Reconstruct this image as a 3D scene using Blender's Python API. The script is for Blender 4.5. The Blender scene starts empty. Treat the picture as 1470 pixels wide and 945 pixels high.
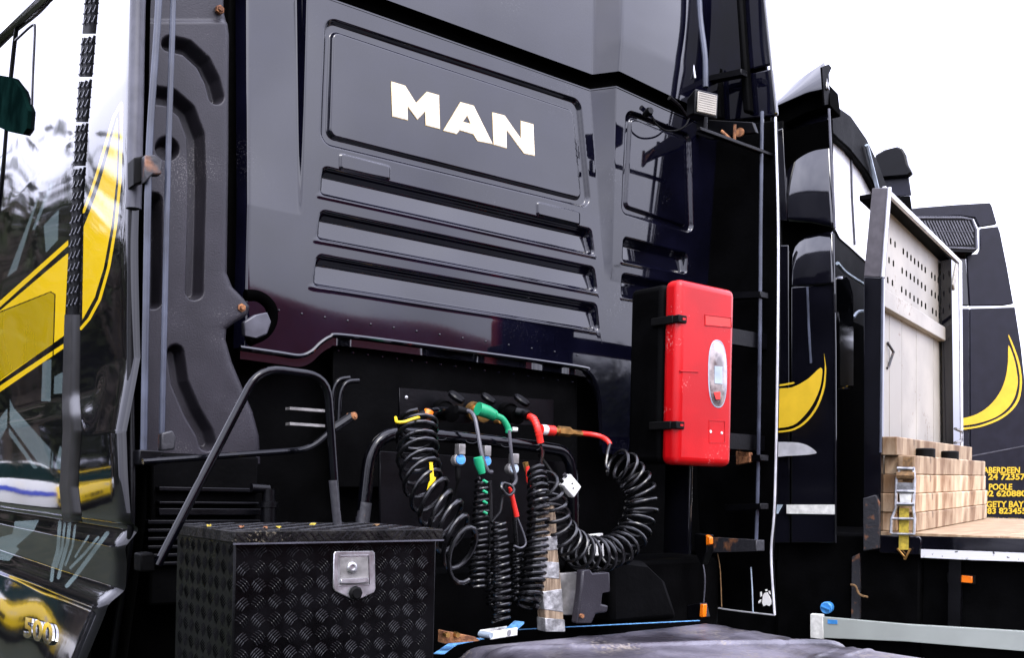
import bpy, bmesh, math, random
import numpy as np
from mathutils import Vector, Matrix
from mathutils.geometry import tessellate_polygon
random.seed(7); np.random.seed(7)
PI = math.pi
sc = bpy.context.scene
col = sc.collection

# ------------------------------------------------------------------ camera
F, PX, PY = 1400.0, 735.0, 702.0
AZ, ROLL = math.radians(37.8), math.radians(1.26)
CAM = Vector((0, 0, 1.5))
fw = Vector((math.sin(AZ), math.cos(AZ), 0))
r0 = Vector((math.cos(AZ), -math.sin(AZ), 0)); u0 = Vector((0, 0, 1))
rt = math.cos(ROLL)*r0 + math.sin(ROLL)*u0
up = -math.sin(ROLL)*r0 + math.cos(ROLL)*u0
cd = bpy.data.cameras.new('camera'); cam = bpy.data.objects.new('camera', cd); col.objects.link(cam)
cam.matrix_world = Matrix(((rt.x, up.x, -fw.x, CAM.x), (rt.y, up.y, -fw.y, CAM.y), (rt.z, up.z, -fw.z, CAM.z), (0, 0, 0, 1)))
cd.sensor_width = 36; cd.lens = F/1470*36
cd.shift_y = (PY-472.5)/1470
cd.clip_start = 0.02; cd.clip_end = 2000
sc.camera = cam

# ------------------------------------------------------------------ sky and sun (bright overcast)
SUN_EL, SUN_AZ = math.radians(48), math.radians(200)   # azimuth from +Y towards +X
w = bpy.data.worlds.new('World'); sc.world = w; w.use_nodes = True
nt = w.node_tree; nt.nodes.clear()
out = nt.nodes.new('ShaderNodeOutputWorld'); bg = nt.nodes.new('ShaderNodeBackground')
sky = nt.nodes.new('ShaderNodeTexSky'); sky.sky_type = 'NISHITA'; sky.sun_disc = False
sky.sun_elevation = SUN_EL; sky.sun_rotation = SUN_AZ; sky.dust_density = 4.0; sky.air_density = 1.2
hs = nt.nodes.new('ShaderNodeHueSaturation'); hs.inputs['Saturation'].default_value = 0.25
tc = nt.nodes.new('ShaderNodeTexCoord')
nz = nt.nodes.new('ShaderNodeTexNoise'); nz.inputs['Scale'].default_value = 2.2; nz.inputs['Detail'].default_value = 5; nz.inputs['Roughness'].default_value = 0.5
rp = nt.nodes.new('ShaderNodeValToRGB')
rp.color_ramp.elements[0].position = 0.36; rp.color_ramp.elements[0].color = (4.1, 4.2, 5.9, 1)
rp.color_ramp.elements[1].position = 0.64; rp.color_ramp.elements[1].color = (8.8, 8.9, 11.0, 1)
mx = nt.nodes.new('ShaderNodeMix'); mx.data_type = 'RGBA'; mx.inputs[0].default_value = 0.82
L = nt.links.new
L(tc.outputs['Generated'], nz.inputs['Vector']); L(nz.outputs['Fac'], rp.inputs['Fac'])
L(sky.outputs[0], hs.inputs['Color']); L(hs.outputs[0], mx.inputs[6]); L(rp.outputs[0], mx.inputs[7])
# overcast luminance: zenith three times the horizon
sx = nt.nodes.new('ShaderNodeSeparateXYZ'); L(tc.outputs['Generated'], sx.inputs[0])
ma = nt.nodes.new('ShaderNodeMath'); ma.operation = 'MAXIMUM'; ma.inputs[1].default_value = 0.0; L(sx.outputs['Z'], ma.inputs[0])
mb = nt.nodes.new('ShaderNodeMath'); mb.operation = 'MULTIPLY_ADD'; mb.inputs[1].default_value = 1.15; mb.inputs[2].default_value = 0.58; L(ma.outputs[0], mb.inputs[0])
mo = nt.nodes.new('ShaderNodeMix'); mo.data_type = 'RGBA'; mo.blend_type = 'MULTIPLY'; mo.inputs[0].default_value = 1.0
L(mx.outputs[2], mo.inputs[6]); L(mb.outputs[0], mo.inputs[7])
L(mo.outputs[2], bg.inputs['Color']); bg.inputs['Strength'].default_value = 0.15
L(bg.outputs[0], out.inputs['Surface'])
sl = bpy.data.lights.new('sun', 'SUN'); sl.energy = 0.6; sl.angle = math.radians(18); sl.color = (1.0, 0.96, 0.9)
so = bpy.data.objects.new('sun', sl); col.objects.link(so)
sd_ = Vector((math.sin(SUN_AZ)*math.cos(SUN_EL), math.cos(SUN_AZ)*math.cos(SUN_EL), math.sin(SUN_EL)))
so.rotation_euler = sd_.to_track_quat('Z', 'Y').to_euler(); so.location = sd_*30
sc.view_settings.view_transform = 'Standard'; sc.view_settings.look = 'None'
sc.view_settings.exposure = 1.75; sc.view_settings.gamma = 1.0; sc.view_settings.use_curve_mapping = False
sc.render.engine = 'CYCLES'

# ------------------------------------------------------------------ pixel -> place
def ray(px, py): return fw + rt*float((px-PX)/F) - up*float((py-PY)/F)
def at_y(px, py, Y): d = ray(px, py); return CAM + d*float(Y/d.y)
def at_x(px, py, X): d = ray(px, py); return CAM + d*float(X/d.x)
def at_z(px, py, Z): d = ray(px, py); return CAM + d*((Z-CAM.z)/d.z)
def at_pl(px, py, p0, n):
    d = ray(px, py); return CAM + d*((Vector(p0)-CAM).dot(n)/d.dot(n))
def at_t(px, py, t): return CAM + ray(px, py)*t
def projn(P):
    """numpy (N,3) -> pixel (N,2)"""
    Q = P-np.array(CAM); f_ = Q@np.array(fw); r_ = Q@np.array(rt); u_ = Q@np.array(up)
    f_ = np.maximum(f_, 1e-3)
    return np.stack([PX+F*r_/f_, PY-F*u_/f_], 1)

# ------------------------------------------------------------------ materials
def mat(name, c, rough=0.5, metal=0.0, coat=0.0, var=0.15, scale=12.0, bump=0.0, bscale=60.0, rvar=0.1, c2=None, spec=0.5, trans=0.0, cpos=(0.4, 0.65), coatr=0.04):
    m = bpy.data.materials.new(name); m.use_nodes = True
    n = m.node_tree.nodes; b = n['Principled BSDF']; l = m.node_tree.links.new
    tcn = n.new('ShaderNodeTexCoord')
    nn = n.new('ShaderNodeTexNoise'); nn.inputs['Scale'].default_value = scale; nn.inputs['Detail'].default_value = 6
    l(tcn.outputs['Object'], nn.inputs['Vector'])
    r = n.new('ShaderNodeValToRGB')
    a = [max(0, x*(1-var)) for x in c[:3]]; d = [min(1, x*(1+var)) for x in c[:3]]
    if c2: a, d = c[:3], c2[:3]
    r.color_ramp.elements[0].position = cpos[0]; r.color_ramp.elements[0].color = (*a, 1)
    r.color_ramp.elements[1].position = cpos[1]; r.color_ramp.elements[1].color = (*d, 1)
    l(nn.outputs['Fac'], r.inputs['Fac']); l(r.outputs['Color'], b.inputs['Base Color'])
    mr = n.new('ShaderNodeMapRange'); mr.inputs['To Min'].default_value = max(0.0, rough-rvar); mr.inputs['To Max'].default_value = min(1, rough+rvar)
    l(nn.outputs['Fac'], mr.inputs['Value']); l(mr.outputs['Result'], b.inputs['Roughness'])
    b.inputs['Metallic'].default_value = metal; b.inputs['Coat Weight'].default_value = coat; b.inputs['Coat Roughness'].default_value = coatr
    b.inputs['Specular IOR Level'].default_value = spec; b.inputs['Transmission Weight'].default_value = trans
    if bump:
        n2 = n.new('ShaderNodeTexNoise'); n2.inputs['Scale'].default_value = bscale; n2.inputs['Detail'].default_value = 4
        l(tcn.outputs['Object'], n2.inputs['Vector'])
        bp = n.new('ShaderNodeBump'); bp.inputs['Strength'].default_value = bump; bp.inputs['Distance'].default_value = 0.01
        l(n2.outputs['Fac'], bp.inputs['Height']); l(bp.outputs['Normal'], b.inputs['Normal'])
    return m
def emit(name, c, s):
    m = mat(name, c, 0.3); b = m.node_tree.nodes['Principled BSDF']
    b.inputs['Emission Color'].default_value = (*c, 1); b.inputs['Emission Strength'].default_value = s; return m

M = {}
M['paint'] = mat('black_paint', (0.003, 0.003, 0.005), 0.07, coat=0.5, var=0.3, scale=3, rvar=0.03, bump=0.015, bscale=14)
M['wallpaint'] = mat('cab_rear_paint', (0.002, 0.002, 0.006), 0.05, coat=0.38, var=0.35, scale=5, rvar=0.05, bump=0.010, bscale=9, coatr=0.03, spec=0.42)
M['satin'] = mat('satin_black_steel', (0.0014, 0.0014, 0.0020), 0.34, spec=0.16, var=0.4, scale=9, bump=0.06, bscale=90)
M['matte'] = mat('dirty_black_plastic', (0.0009, 0.0009, 0.0010), 0.6, spec=0.035, var=0.5, scale=7, bump=0.12, bscale=60)
M['rubber'] = mat('black_rubber', (0.0015, 0.0015, 0.0015), 0.6, var=0.3, spec=0.12)
M['gasket'] = mat('gasket_rubber', (0.0004, 0.0004, 0.0004), 0.9, var=0.3, spec=0.01)
M['greyplastic'] = mat('grey_moulded_plastic', (0.017, 0.0155, 0.020), 0.42, spec=0.3, var=0.2, scale=8, bump=0.10, bscale=220, rvar=0.08)
M['edgegrey'] = mat('grey_edge_trim', (0.055, 0.055, 0.068), 0.4, var=0.25, scale=18)
M['tube'] = mat('painted_steel_tube', (0.0010, 0.0011, 0.0020), 0.10, spec=0.28, rvar=0.03, coat=0.0, var=0.4, scale=10, bump=0.03, bscale=80)
M['tubegrey'] = mat('grey_support_tube', (0.04, 0.046, 0.066), 0.32, var=0.35, scale=9)
M['rust'] = mat('rusty_steel', (0.10, 0.035, 0.012), 0.85, var=0.6, scale=40, bump=0.4, bscale=120, c2=(0.33, 0.14, 0.05))
M['steelrust'] = mat('worn_steel_rust_spots', (0.015, 0.015, 0.018), 0.5, var=0.5, scale=22, c2=(0.17, 0.07, 0.03), cpos=(0.58, 0.72), bump=0.2)
M['coil'] = mat('coiled_black_hose', (0.0025, 0.0025, 0.003), 0.28, var=0.3, scale=25, rvar=0.08)
M['cable'] = mat('grey_cable', (0.07, 0.07, 0.08), 0.4, var=0.2)
M['green'] = mat('green_plastic', (0.01, 0.30, 0.13), 0.4, var=0.2)
M['red'] = mat('red_plastic', (0.62, 0.02, 0.012), 0.4, var=0.15)
M['redbox'] = mat('red_cabinet_plastic', (0.40, 0.002, 0.004), 0.34, spec=0.3, var=0.12, scale=5, bump=0.03, bscale=120, rvar=0.12)
M['yellowp'] = mat('yellow_plastic', (0.75, 0.52, 0.01), 0.45, var=0.2)
M['blue'] = mat('blue_plastic', (0.045, 0.24, 0.58), 0.45, var=0.15, scale=30)
M['palegrey'] = mat('pale_grey_plastic', (0.30, 0.36, 0.42), 0.45, var=0.2)
M['whitep'] = mat('white_plastic', (0.62, 0.62, 0.58), 0.45, var=0.15, scale=30)
M['brass'] = mat('brass_fitting', (0.42, 0.23, 0.07), 0.35, metal=0.9, var=0.3, scale=40)
M['steel'] = mat('bright_zinc_steel', (0.55, 0.55, 0.56), 0.33, metal=0.9, var=0.25, scale=30, bump=0.08)
M['dullsteel'] = mat('dull_galvanised_steel', (0.26, 0.25, 0.24), 0.55, metal=0.6, var=0.35, scale=18, bump=0.1)
M['chequer'] = mat('black_chequer_plate', (0.0012, 0.0012, 0.0015), 0.3, spec=0.13, var=0.5, scale=14, bump=0.05, rvar=0.12)
M['tread'] = mat('worn_tread_ridge', (0.004, 0.004, 0.0045), 0.30, var=0.6, scale=20, c2=(0.012, 0.012, 0.014), cpos=(0.45, 0.75), spec=0.28)
M['deckdirt'] = mat('dirty_plate_top', (0.0015, 0.0013, 0.0013), 0.4, spec=0.12, var=0.5, scale=30, c2=(0.010, 0.009, 0.008), bump=0.3, bscale=160)
M['chrome'] = mat('chrome', (0.8, 0.8, 0.8), 0.08, metal=1.0, var=0.05)
M['letterwhite'] = mat('white_vinyl', (0.80, 0.79, 0.74), 0.5, var=0.04, scale=40)
M['lettergold'] = mat('gold_vinyl', (0.62, 0.47, 0.24), 0.5, var=0.15)
M['glass'] = mat('dark_window_glass', (0.003, 0.014, 0.013), 0.02, var=0.2, spec=0.02)
M['lampglass'] = mat('ribbed_lamp_glass', (0.34, 0.31, 0.25), 0.2, var=0.15, coat=0.3)
M['orange'] = mat('amber_lens', (0.75, 0.16, 0.005), 0.25, var=0.15, coat=0.3)
M['cream'] = mat('cream_painted_panel', (0.25, 0.232, 0.195), 0.5, var=0.14, scale=2.2, c2=(0.36, 0.335, 0.285), bump=0.03)
M['hbgrey'] = mat('grey_painted_post', (0.075, 0.068, 0.074), 0.5, var=0.15, scale=20, bump=0.05)
M['alu'] = mat('aluminium_trim', (0.62, 0.62, 0.64), 0.35, metal=0.4, var=0.15)
M['tarp'] = mat('weathered_vinyl_sheet', (0.016, 0.014, 0.018), 0.34, var=0.4, scale=3.5, c2=(0.13, 0.122, 0.145), bump=0.55, bscale=28, rvar=0.2)
M['tyre'] = mat('tyre_rubber', (0.012, 0.012, 0.012), 0.8, var=0.3, bump=0.1)
M['rim'] = mat('steel_rim', (0.35, 0.35, 0.36), 0.4, metal=0.8, var=0.2)
M['guard'] = mat('pale_green_grey_rail', (0.30, 0.325, 0.30), 0.45, var=0.06, scale=4)
M['whitestrip'] = mat('peeling_white_strip', (0.03, 0.03, 0.03), 0.5, scale=30, c2=(0.62, 0.62, 0.63), cpos=(0.31, 0.35))
M['strap'] = mat('yellow_webbing', (0.40, 0.30, 0.03), 0.8, var=0.25, scale=60, bump=0.2, bscale=300)
M['strapdark'] = mat('brown_worn_webbing', (0.16, 0.09, 0.035), 0.85, var=0.3, scale=60, bump=0.2, bscale=300)
M['bluestrap'] = mat('blue_webbing', (0.09, 0.26, 0.50), 0.75, var=0.25, scale=60, bump=0.2, bscale=300)
M['yellowtext'] = mat('yellow_vinyl_lettering', (0.62, 0.40, 0.012), 0.5, var=0.06)
M['tape'] = mat('silver_duct_tape', (0.34, 0.34, 0.34), 0.4, metal=0.5, var=0.35, scale=40, bump=0.5, bscale=60)

def woodmat(name, a, b_, sc_=(3, 60, 60), rough=0.75):
    m = mat(name, a, rough, c2=b_, scale=4, cpos=(0.35, 0.68), bump=0.25, bscale=50)
    n = m.node_tree.nodes; l = m.node_tree.links.new
    tcn = [x for x in n if x.type == 'TEX_COORD'][0]
    mp = n.new('ShaderNodeMapping'); mp.inputs['Scale'].default_value = sc_
    l(tcn.outputs['Object'], mp.inputs['Vector'])
    for x in n:
        if x.type == 'TEX_NOISE': l(mp.outputs['Vector'], x.inputs['Vector'])
    oi = n.new('ShaderNodeObjectInfo'); hsv = n.new('ShaderNodeHueSaturation')
    mr = n.new('ShaderNodeMapRange'); mr.inputs['To Min'].default_value = 0.55; mr.inputs['To Max'].default_value = 1.15
    l(oi.outputs['Random'], mr.inputs['Value']); l(mr.outputs['Result'], hsv.inputs['Value'])
    bs = n['Principled BSDF']; src = bs.inputs['Base Color'].links[0].from_socket
    l(src, hsv.inputs['Color']); l(hsv.outputs['Color'], bs.inputs['Base Color'])
    return m
M['timber'] = woodmat('sawn_timber', (0.20, 0.105, 0.040), (0.58, 0.44, 0.28), (2.2, 3.0, 0.9))
M['deckwood'] = woodmat('plywood_deck', (0.24, 0.145, 0.07), (0.40, 0.29, 0.17), (1.0, 8, 1))
M['oldwood'] = woodmat('splintered_wood', (0.13, 0.085, 0.05), (0.36, 0.27, 0.18), (30, 30, 3))

def specks(m, c, scale, lo, hi, big=2.0):
    """scattered dust, scuffs or dried splashes on a material"""
    n = m.node_tree.nodes; l = m.node_tree.links.new; bs = n['Principled BSDF']; src = bs.inputs['Base Color'].links[0].from_socket
    t = [x for x in n if x.type == 'TEX_COORD'][0]
    a = n.new('ShaderNodeTexNoise'); a.inputs['Scale'].default_value = scale; a.inputs['Detail'].default_value = 3; l(t.outputs['Object'], a.inputs['Vector'])
    b = n.new('ShaderNodeTexNoise'); b.inputs['Scale'].default_value = big; b.inputs['Detail'].default_value = 4; l(t.outputs['Object'], b.inputs['Vector'])
    k = n.new('ShaderNodeMath'); k.operation = 'MULTIPLY'; l(a.outputs['Fac'], k.inputs[0]); l(b.outputs['Fac'], k.inputs[1])
    g = n.new('ShaderNodeMapRange'); g.inputs['From Min'].default_value = lo; g.inputs['From Max'].default_value = hi; l(k.outputs[0], g.inputs['Value'])
    x = n.new('ShaderNodeMix'); x.data_type = 'RGBA'; x.inputs[7].default_value = (*c, 1); l(g.outputs['Result'], x.inputs[0]); l(src, x.inputs[6]); l(x.outputs[2], bs.inputs['Base Color'])
specks(M['tarp'], (0.16, 0.14, 0.12), 90, 0.33, 0.42, 5)
specks(M['greyplastic'], (0.09, 0.085, 0.085), 260, 0.36, 0.44, 4)
specks(M['redbox'], (0.60, 0.16, 0.15), 120, 0.37, 0.46, 7)
specks(M['deckdirt'], (0.10, 0.085, 0.06), 170, 0.35, 0.42, 9)
specks(M['cream'], (0.13, 0.09, 0.055), 30, 0.37, 0.46, 2.5)
specks(M['wallpaint'], (0.03, 0.03, 0.036), 230, 0.38, 0.46, 3)
specks(M['coil'], (0.03, 0.028, 0.026), 120, 0.35, 0.45, 8)
specks(M['timber'], (0.07, 0.04, 0.02), 14, 0.34, 0.46, 3)
def livery(name):
    """glossy black paint with yellow, mustard and grey graphics; edges come from signed distances stored on the mesh"""
    m = mat(name, (0.003, 0.003, 0.004), 0.045, coat=0.0, var=0.3, rvar=0.015, scale=3, bump=0.02, bscale=7, coatr=0.015)
    n = m.node_tree.nodes; l = m.node_tree.links.new; bs = n['Principled BSDF']
    src = bs.inputs['Base Color'].links[0].from_socket
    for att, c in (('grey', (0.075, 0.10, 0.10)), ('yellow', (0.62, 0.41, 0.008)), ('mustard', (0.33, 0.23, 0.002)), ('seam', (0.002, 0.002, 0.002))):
        a = n.new('ShaderNodeAttribute'); a.attribute_name = att
        g = n.new('ShaderNodeMapRange'); g.inputs['From Min'].default_value = -0.35; g.inputs['From Max'].default_value = 0.35
        l(a.outputs['Fac'], g.inputs['Value'])
        x = n.new('ShaderNodeMix'); x.data_type = 'RGBA'; x.inputs[7].default_value = (*c, 1)
        l(g.outputs['Result'], x.inputs[0]); l(src, x.inputs[6]); src = x.outputs[2]
    l(src, bs.inputs['Base Color'])
    return m
M['livery'] = livery('black_livery_paint')

# ------------------------------------------------------------------ mesh helpers
class MB:
    def __init__(s): s.v = []; s.f = []
    def add(s, vs, fs):
        o = len(s.v); s.v += [tuple(p) for p in vs]; s.f += [tuple(i+o for i in q) for q in fs]; return s
    def hexa(s, p):      # 8 points: bottom 4 ccw, top 4
        return s.add(p, [(3, 2, 1, 0), (4, 5, 6, 7), (0, 1, 5, 4), (1, 2, 6, 5), (2, 3, 7, 6), (3, 0, 4, 7)])
    def box(s, a, b):
        x0, y0, z0 = a; x1, y1, z1 = b
        return s.hexa([(x0, y0, z0), (x1, y0, z0), (x1, y1, z0), (x0, y1, z0), (x0, y0, z1), (x1, y0, z1), (x1, y1, z1), (x0, y1, z1)])
    def obox(s, c, ax, ay, az):   # centre and three half axes
        c, ax, ay, az = map(Vector, (c, ax, ay, az))
        return s.hexa([c-ax-ay-az, c+ax-ay-az, c+ax+ay-az, c-ax+ay-az, c-ax-ay+az, c+ax-ay+az, c+ax+ay+az, c-ax+ay+az])
    def prism(s, pts, ext, holes=()):
        ext = Vector(ext); loops = [[Vector(p) for p in pts]]+[[Vector(p) for p in h] for h in holes]
        flat = [p for lp in loops for p in lp]; n = len(flat)
        tris = tessellate_polygon(loops)
        fs = [tuple(t) for t in tris]+[tuple(i+n for i in reversed(t)) for t in tris]
        o = 0
        for lp in loops:
            k = len(lp)
            for i in range(k): j = (i+1) % k; fs.append((o+i, o+j, o+j+n, o+i+n))
            o += k
        return s.add(flat+[p+ext for p in flat], fs)
    def tube(s, pts, r, seg=8, caps=True):
        pts = [Vector(p) for p in pts]; n = len(pts); R = r if isinstance(r, (list, tuple)) else [r]*n
        T = [(pts[min(i+1, n-1)]-pts[max(i-1, 0)]).normalized() for i in range(n)]
        a = Vector((0, 0, 1)) if abs(T[0].z) < 0.9 else Vector((1, 0, 0))
        N = (a-T[0]*a.dot(T[0])).normalized(); vs = []; fs = []
        for i in range(n):
            N = (N-T[i]*N.dot(T[i])).normalized(); B = T[i].cross(N)
            for k in range(seg):
                q = 2*PI*k/seg; vs.append(pts[i]+(N*math.cos(q)+B*math.sin(q))*R[i])
        for i in range(n-1):
            for k in range(seg):
                k2 = (k+1) % seg; fs.append((i*seg+k, i*seg+k2, (i+1)*seg+k2, (i+1)*seg+k))
        if caps: fs.append(tuple(reversed(range(seg)))); fs.append(tuple((n-1)*seg+k for k in range(seg)))
        return s.add(vs, fs)
    def lathe(s, c, axis, prof, seg=24):   # prof: (along, radius)
        c = Vector(c); axis = Vector(axis).normalized(); a = Vector((0, 0, 1)) if abs(axis.z) < 0.9 else Vector((1, 0, 0))
        N = (a-axis*a.dot(axis)).normalized(); B = axis.cross(N); vs = []; fs = []; n = len(prof)
        for h, r in prof:
            for k in range(seg):
                q = 2*PI*k/seg; vs.append(c+axis*h+(N*math.cos(q)+B*math.sin(q))*r)
        for i in range(n-1):
            for k in range(seg):
                k2 = (k+1) % seg; fs.append((i*seg+k, i*seg+k2, (i+1)*seg+k2, (i+1)*seg+k))
        if prof[0][1] > 1e-4: fs.append(tuple(reversed(range(seg))))
        if prof[-1][1] > 1e-4: fs.append(tuple((n-1)*seg+k for k in range(seg)))
        return s.add(vs, fs)
    def build(s, name, m, parent=None, bevel=0.0, smooth=None, seg=2, weld=False):
        me = bpy.data.meshes.new(name); o_ = ORG.get(parent.name, Vector((0, 0, 0))) if parent else Vector((0, 0, 0))
        me.from_pydata([tuple(Vector(p)-o_) for p in s.v], [], s.f); me.update()
        bm = bmesh.new(); bm.from_mesh(me)
        if weld: bmesh.ops.remove_doubles(bm, verts=bm.verts, dist=1e-5)
        bmesh.ops.recalc_face_normals(bm, faces=bm.faces); bm.to_mesh(me); bm.free()
        o = bpy.data.objects.new(name, me); col.objects.link(o)
        me.materials.append(M[m] if isinstance(m, str) else m)
        if parent: o.parent = parent; ORG[o.name] = o_
        if bevel:
            b = o.modifiers.new('bevel', 'BEVEL'); b.width = bevel; b.segments = seg; b.limit_method = 'ANGLE'; b.angle_limit = math.radians(40)
        if smooth is None: smooth = bevel > 0
        if smooth or True:
            for p in me.polygons: p.use_smooth = True
            me.set_sharp_from_angle(angle=math.radians(38))
        return o
ORG = {}
def thing(name, label, cat, loc, group=None):
    o = bpy.data.objects.new(name, None); col.objects.link(o); o.location = loc; o.empty_display_size = 0.1
    o['label'] = label; o['category'] = cat
    if group: o['group'] = group
    ORG[o.name] = Vector(loc); return o
def tag(o, label, cat, group=None):
    o['label'] = label; o['category'] = cat
    if group: o['group'] = group
    return o
def struct(o): o['kind'] = 'structure'; return o
def recenter(o):
    """put a single-mesh thing's origin at its base"""
    me = o.data; n = len(me.vertices); a = np.empty(n*3); me.vertices.foreach_get('co', a); a = a.reshape(-1, 3)
    c = np.array([(a[:, 0].min()+a[:, 0].max())/2, (a[:, 1].min()+a[:, 1].max())/2, a[:, 2].min()])
    me.vertices.foreach_set('co', (a-c).ravel()); me.update(); o.location = tuple(c); return o
def gridmesh(name, P, nu, nv, m, parent, attrs=None, keep=None, thick=0.0):
    """P: (nu*nv,3) numpy, row-major [iu*nv+iv]"""
    o_ = np.array(ORG[parent.name]) if parent else np.zeros(3)
    iu, iv = np.meshgrid(np.arange(nu-1), np.arange(nv-1), indexing='ij')
    a = (iu*nv+iv).ravel(); q = np.stack([a, a+nv, a+nv+1, a+1], 1)
    if keep is not None: q = q[keep[q].all(1)]
    me = bpy.data.meshes.new(name); me.from_pydata((P-o_).tolist(), [], q.tolist()); me.update()
    if attrs:
        for k, v in attrs.items():
            at = me.attributes.new(k, 'FLOAT', 'POINT'); at.data.foreach_set('value', v.astype(np.float32))
    for p in me.polygons: p.use_smooth = True
    o = bpy.data.objects.new(name, me); col.objects.link(o); me.materials.append(M[m])
    if parent: o.parent = parent; ORG[o.name] = Vector(o_)
    if thick:
        s = o.modifiers.new('solid', 'SOLIDIFY'); s.thickness = thick; s.offset = 0
    return o
def smooth_path(pts, n=8):
    """Catmull-Rom through points"""
    pts = [Vector(p) for p in pts]; q = [pts[0]*2-pts[1]]+pts+[pts[-1]*2-pts[-2]]; o = []
    for i in range(1, len(q)-2):
        p0, p1, p2, p3 = q[i-1:i+3]
        for k in range(n):
            t = k/n; o.append(0.5*((2*p1)+(p2-p0)*t+(2*p0-5*p1+4*p2-p3)*t*t+(3*p1-p0-3*p2+p3)*t**3))
    o.append(pts[-1]); return o
def fillet(pts, r, n=6):
    pts = [Vector(p) for p in pts]; o = [pts[0]]
    for i in range(1, len(pts)-1):
        a, b, c = pts[i-1:i+2]; d1 = min(r, (a-b).length*0.45); d2 = min(r, (c-b).length*0.45)
        p = b+(a-b).normalized()*d1; q = b+(c-b).normalized()*d2
        for k in range(n+1):
            t = k/n; o.append(p*(1-t)**2+b*2*t*(1-t)+q*t*t)
    o.append(pts[-1]); return o
# numpy signed distances -------------------------------------------------
def sd_poly(P, poly):
    poly = np.array([(p[0], p[1]) for p in poly], float); n = len(poly)
    d = np.full(len(P), 1e9); s = np.ones(len(P))
    for i in range(n):
        a = poly[i]; b = poly[i-1]; e = b-a; ww = P-a
        t = np.clip((ww@e)/max(e@e, 1e-12), 0, 1); q = ww-t[:, None]*e; d = np.minimum(d, (q*q).sum(1))
        c1 = P[:, 1] >= a[1]; c2 = P[:, 1] < b[1]; c3 = e[0]*ww[:, 1] > e[1]*ww[:, 0]
        fl = (c1 & c2 & c3) | (~c1 & ~c2 & ~c3); s[fl] *= -1
    return s*np.sqrt(d)
def sd_line(P, pts):
    pts = np.array([(p[0], p[1]) for p in pts], float); d = np.full(len(P), 1e9)
    for a, b in zip(pts[:-1], pts[1:]):
        e = b-a; ww = P-a; t = np.clip((ww@e)/max(e@e, 1e-12), 0, 1); q = ww-t[:, None]*e; d = np.minimum(d, (q*q).sum(1))
    return np.sqrt(d)
def inset(poly, r):
    poly = [np.array((p[0], p[1]), float) for p in poly]; n = len(poly)
    area = sum(poly[i][0]*poly[(i+1) % n][1]-poly[(i+1) % n][0]*poly[i][1] for i in range(n)); sg = 1 if area > 0 else -1; o = []
    for i in range(n):
        a, b, c = poly[i-1], poly[i], poly[(i+1) % n]
        e1 = (b-a)/np.linalg.norm(b-a); e2 = (c-b)/np.linalg.norm(c-b)
        n1 = sg*np.array((-e1[1], e1[0])); n2 = sg*np.array((-e2[1], e2[0]))
        k = (n1+n2)/max(1e-6, 1+n1@n2); o.append(b+k*r)
    return o
def sd_round(P, poly, r): return sd_poly(P, inset(poly, r))-r
def sst(x, a, b):
    t = np.clip((x-a)/(b-a), 0, 1); return t*t*(3-2*t)

# ================================================================== ground
def ground():
    n = 60; xs = np.sinh(np.linspace(-5.2, 5.2, n))*5.5; P = []
    for x in xs:
        for y in xs: P.append((x, y, 0.0))
    M['ground'] = mat('short_grass_ground', (0.009, 0.014, 0.005), 0.95, c2=(0.022, 0.024, 0.011), scale=1.3, bump=0.5, bscale=30, spec=0.2)
    struct(gridmesh('ground', np.array(P), n, n, 'ground', None))
ground()

# ================================================================== near truck
YW, YF, XL, XR = 2.78, 2.43, 0.715, 3.215
T1 = thing('tractor_truck', 'black and yellow tractor truck whose rear wall reads MAN, coiled hoses behind its cab', 'truck', (1.965, 3.6, 0))
def wp(px, py, Y=YW): p = at_y(px, py, Y); return (p.x, p.z)
def wpl(l, Y=YW): return [wp(*p, Y) for p in l]
def curve_of(pl):
    pl = sorted(pl); xs = np.array([p[0] for p in pl]); zs = np.array([p[1] for p in pl])
    return lambda x: np.interp(x, xs, zs)

# ---- rear wall as real relief
LIP = [(345, 499), (400, 507), (430, 511), (447, 505), (460, 493), (474, 484), (492, 481.5), (600, 495), (826, 526), (844, 534), (855, 550), (861, 580), (863, 640), (866, 652), (1010, 655)]
SEAM_LO = [(330, -54), (483, 0), (847, 128), (874, 128), (945, 160), (1000, 183), (1010, 187)]
SEAM_HI = [(330, -77), (549, 0), (847, 108), (874, 108.5), (945, 142), (1000, 166), (1010, 170)]
zlip, zslo, zshi = curve_of(wpl(LIP)), curve_of(wpl(SEAM_LO)), curve_of(wpl(SEAM_HI))
X0 = wp(345, 300)[0]; X1 = 3.185

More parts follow.
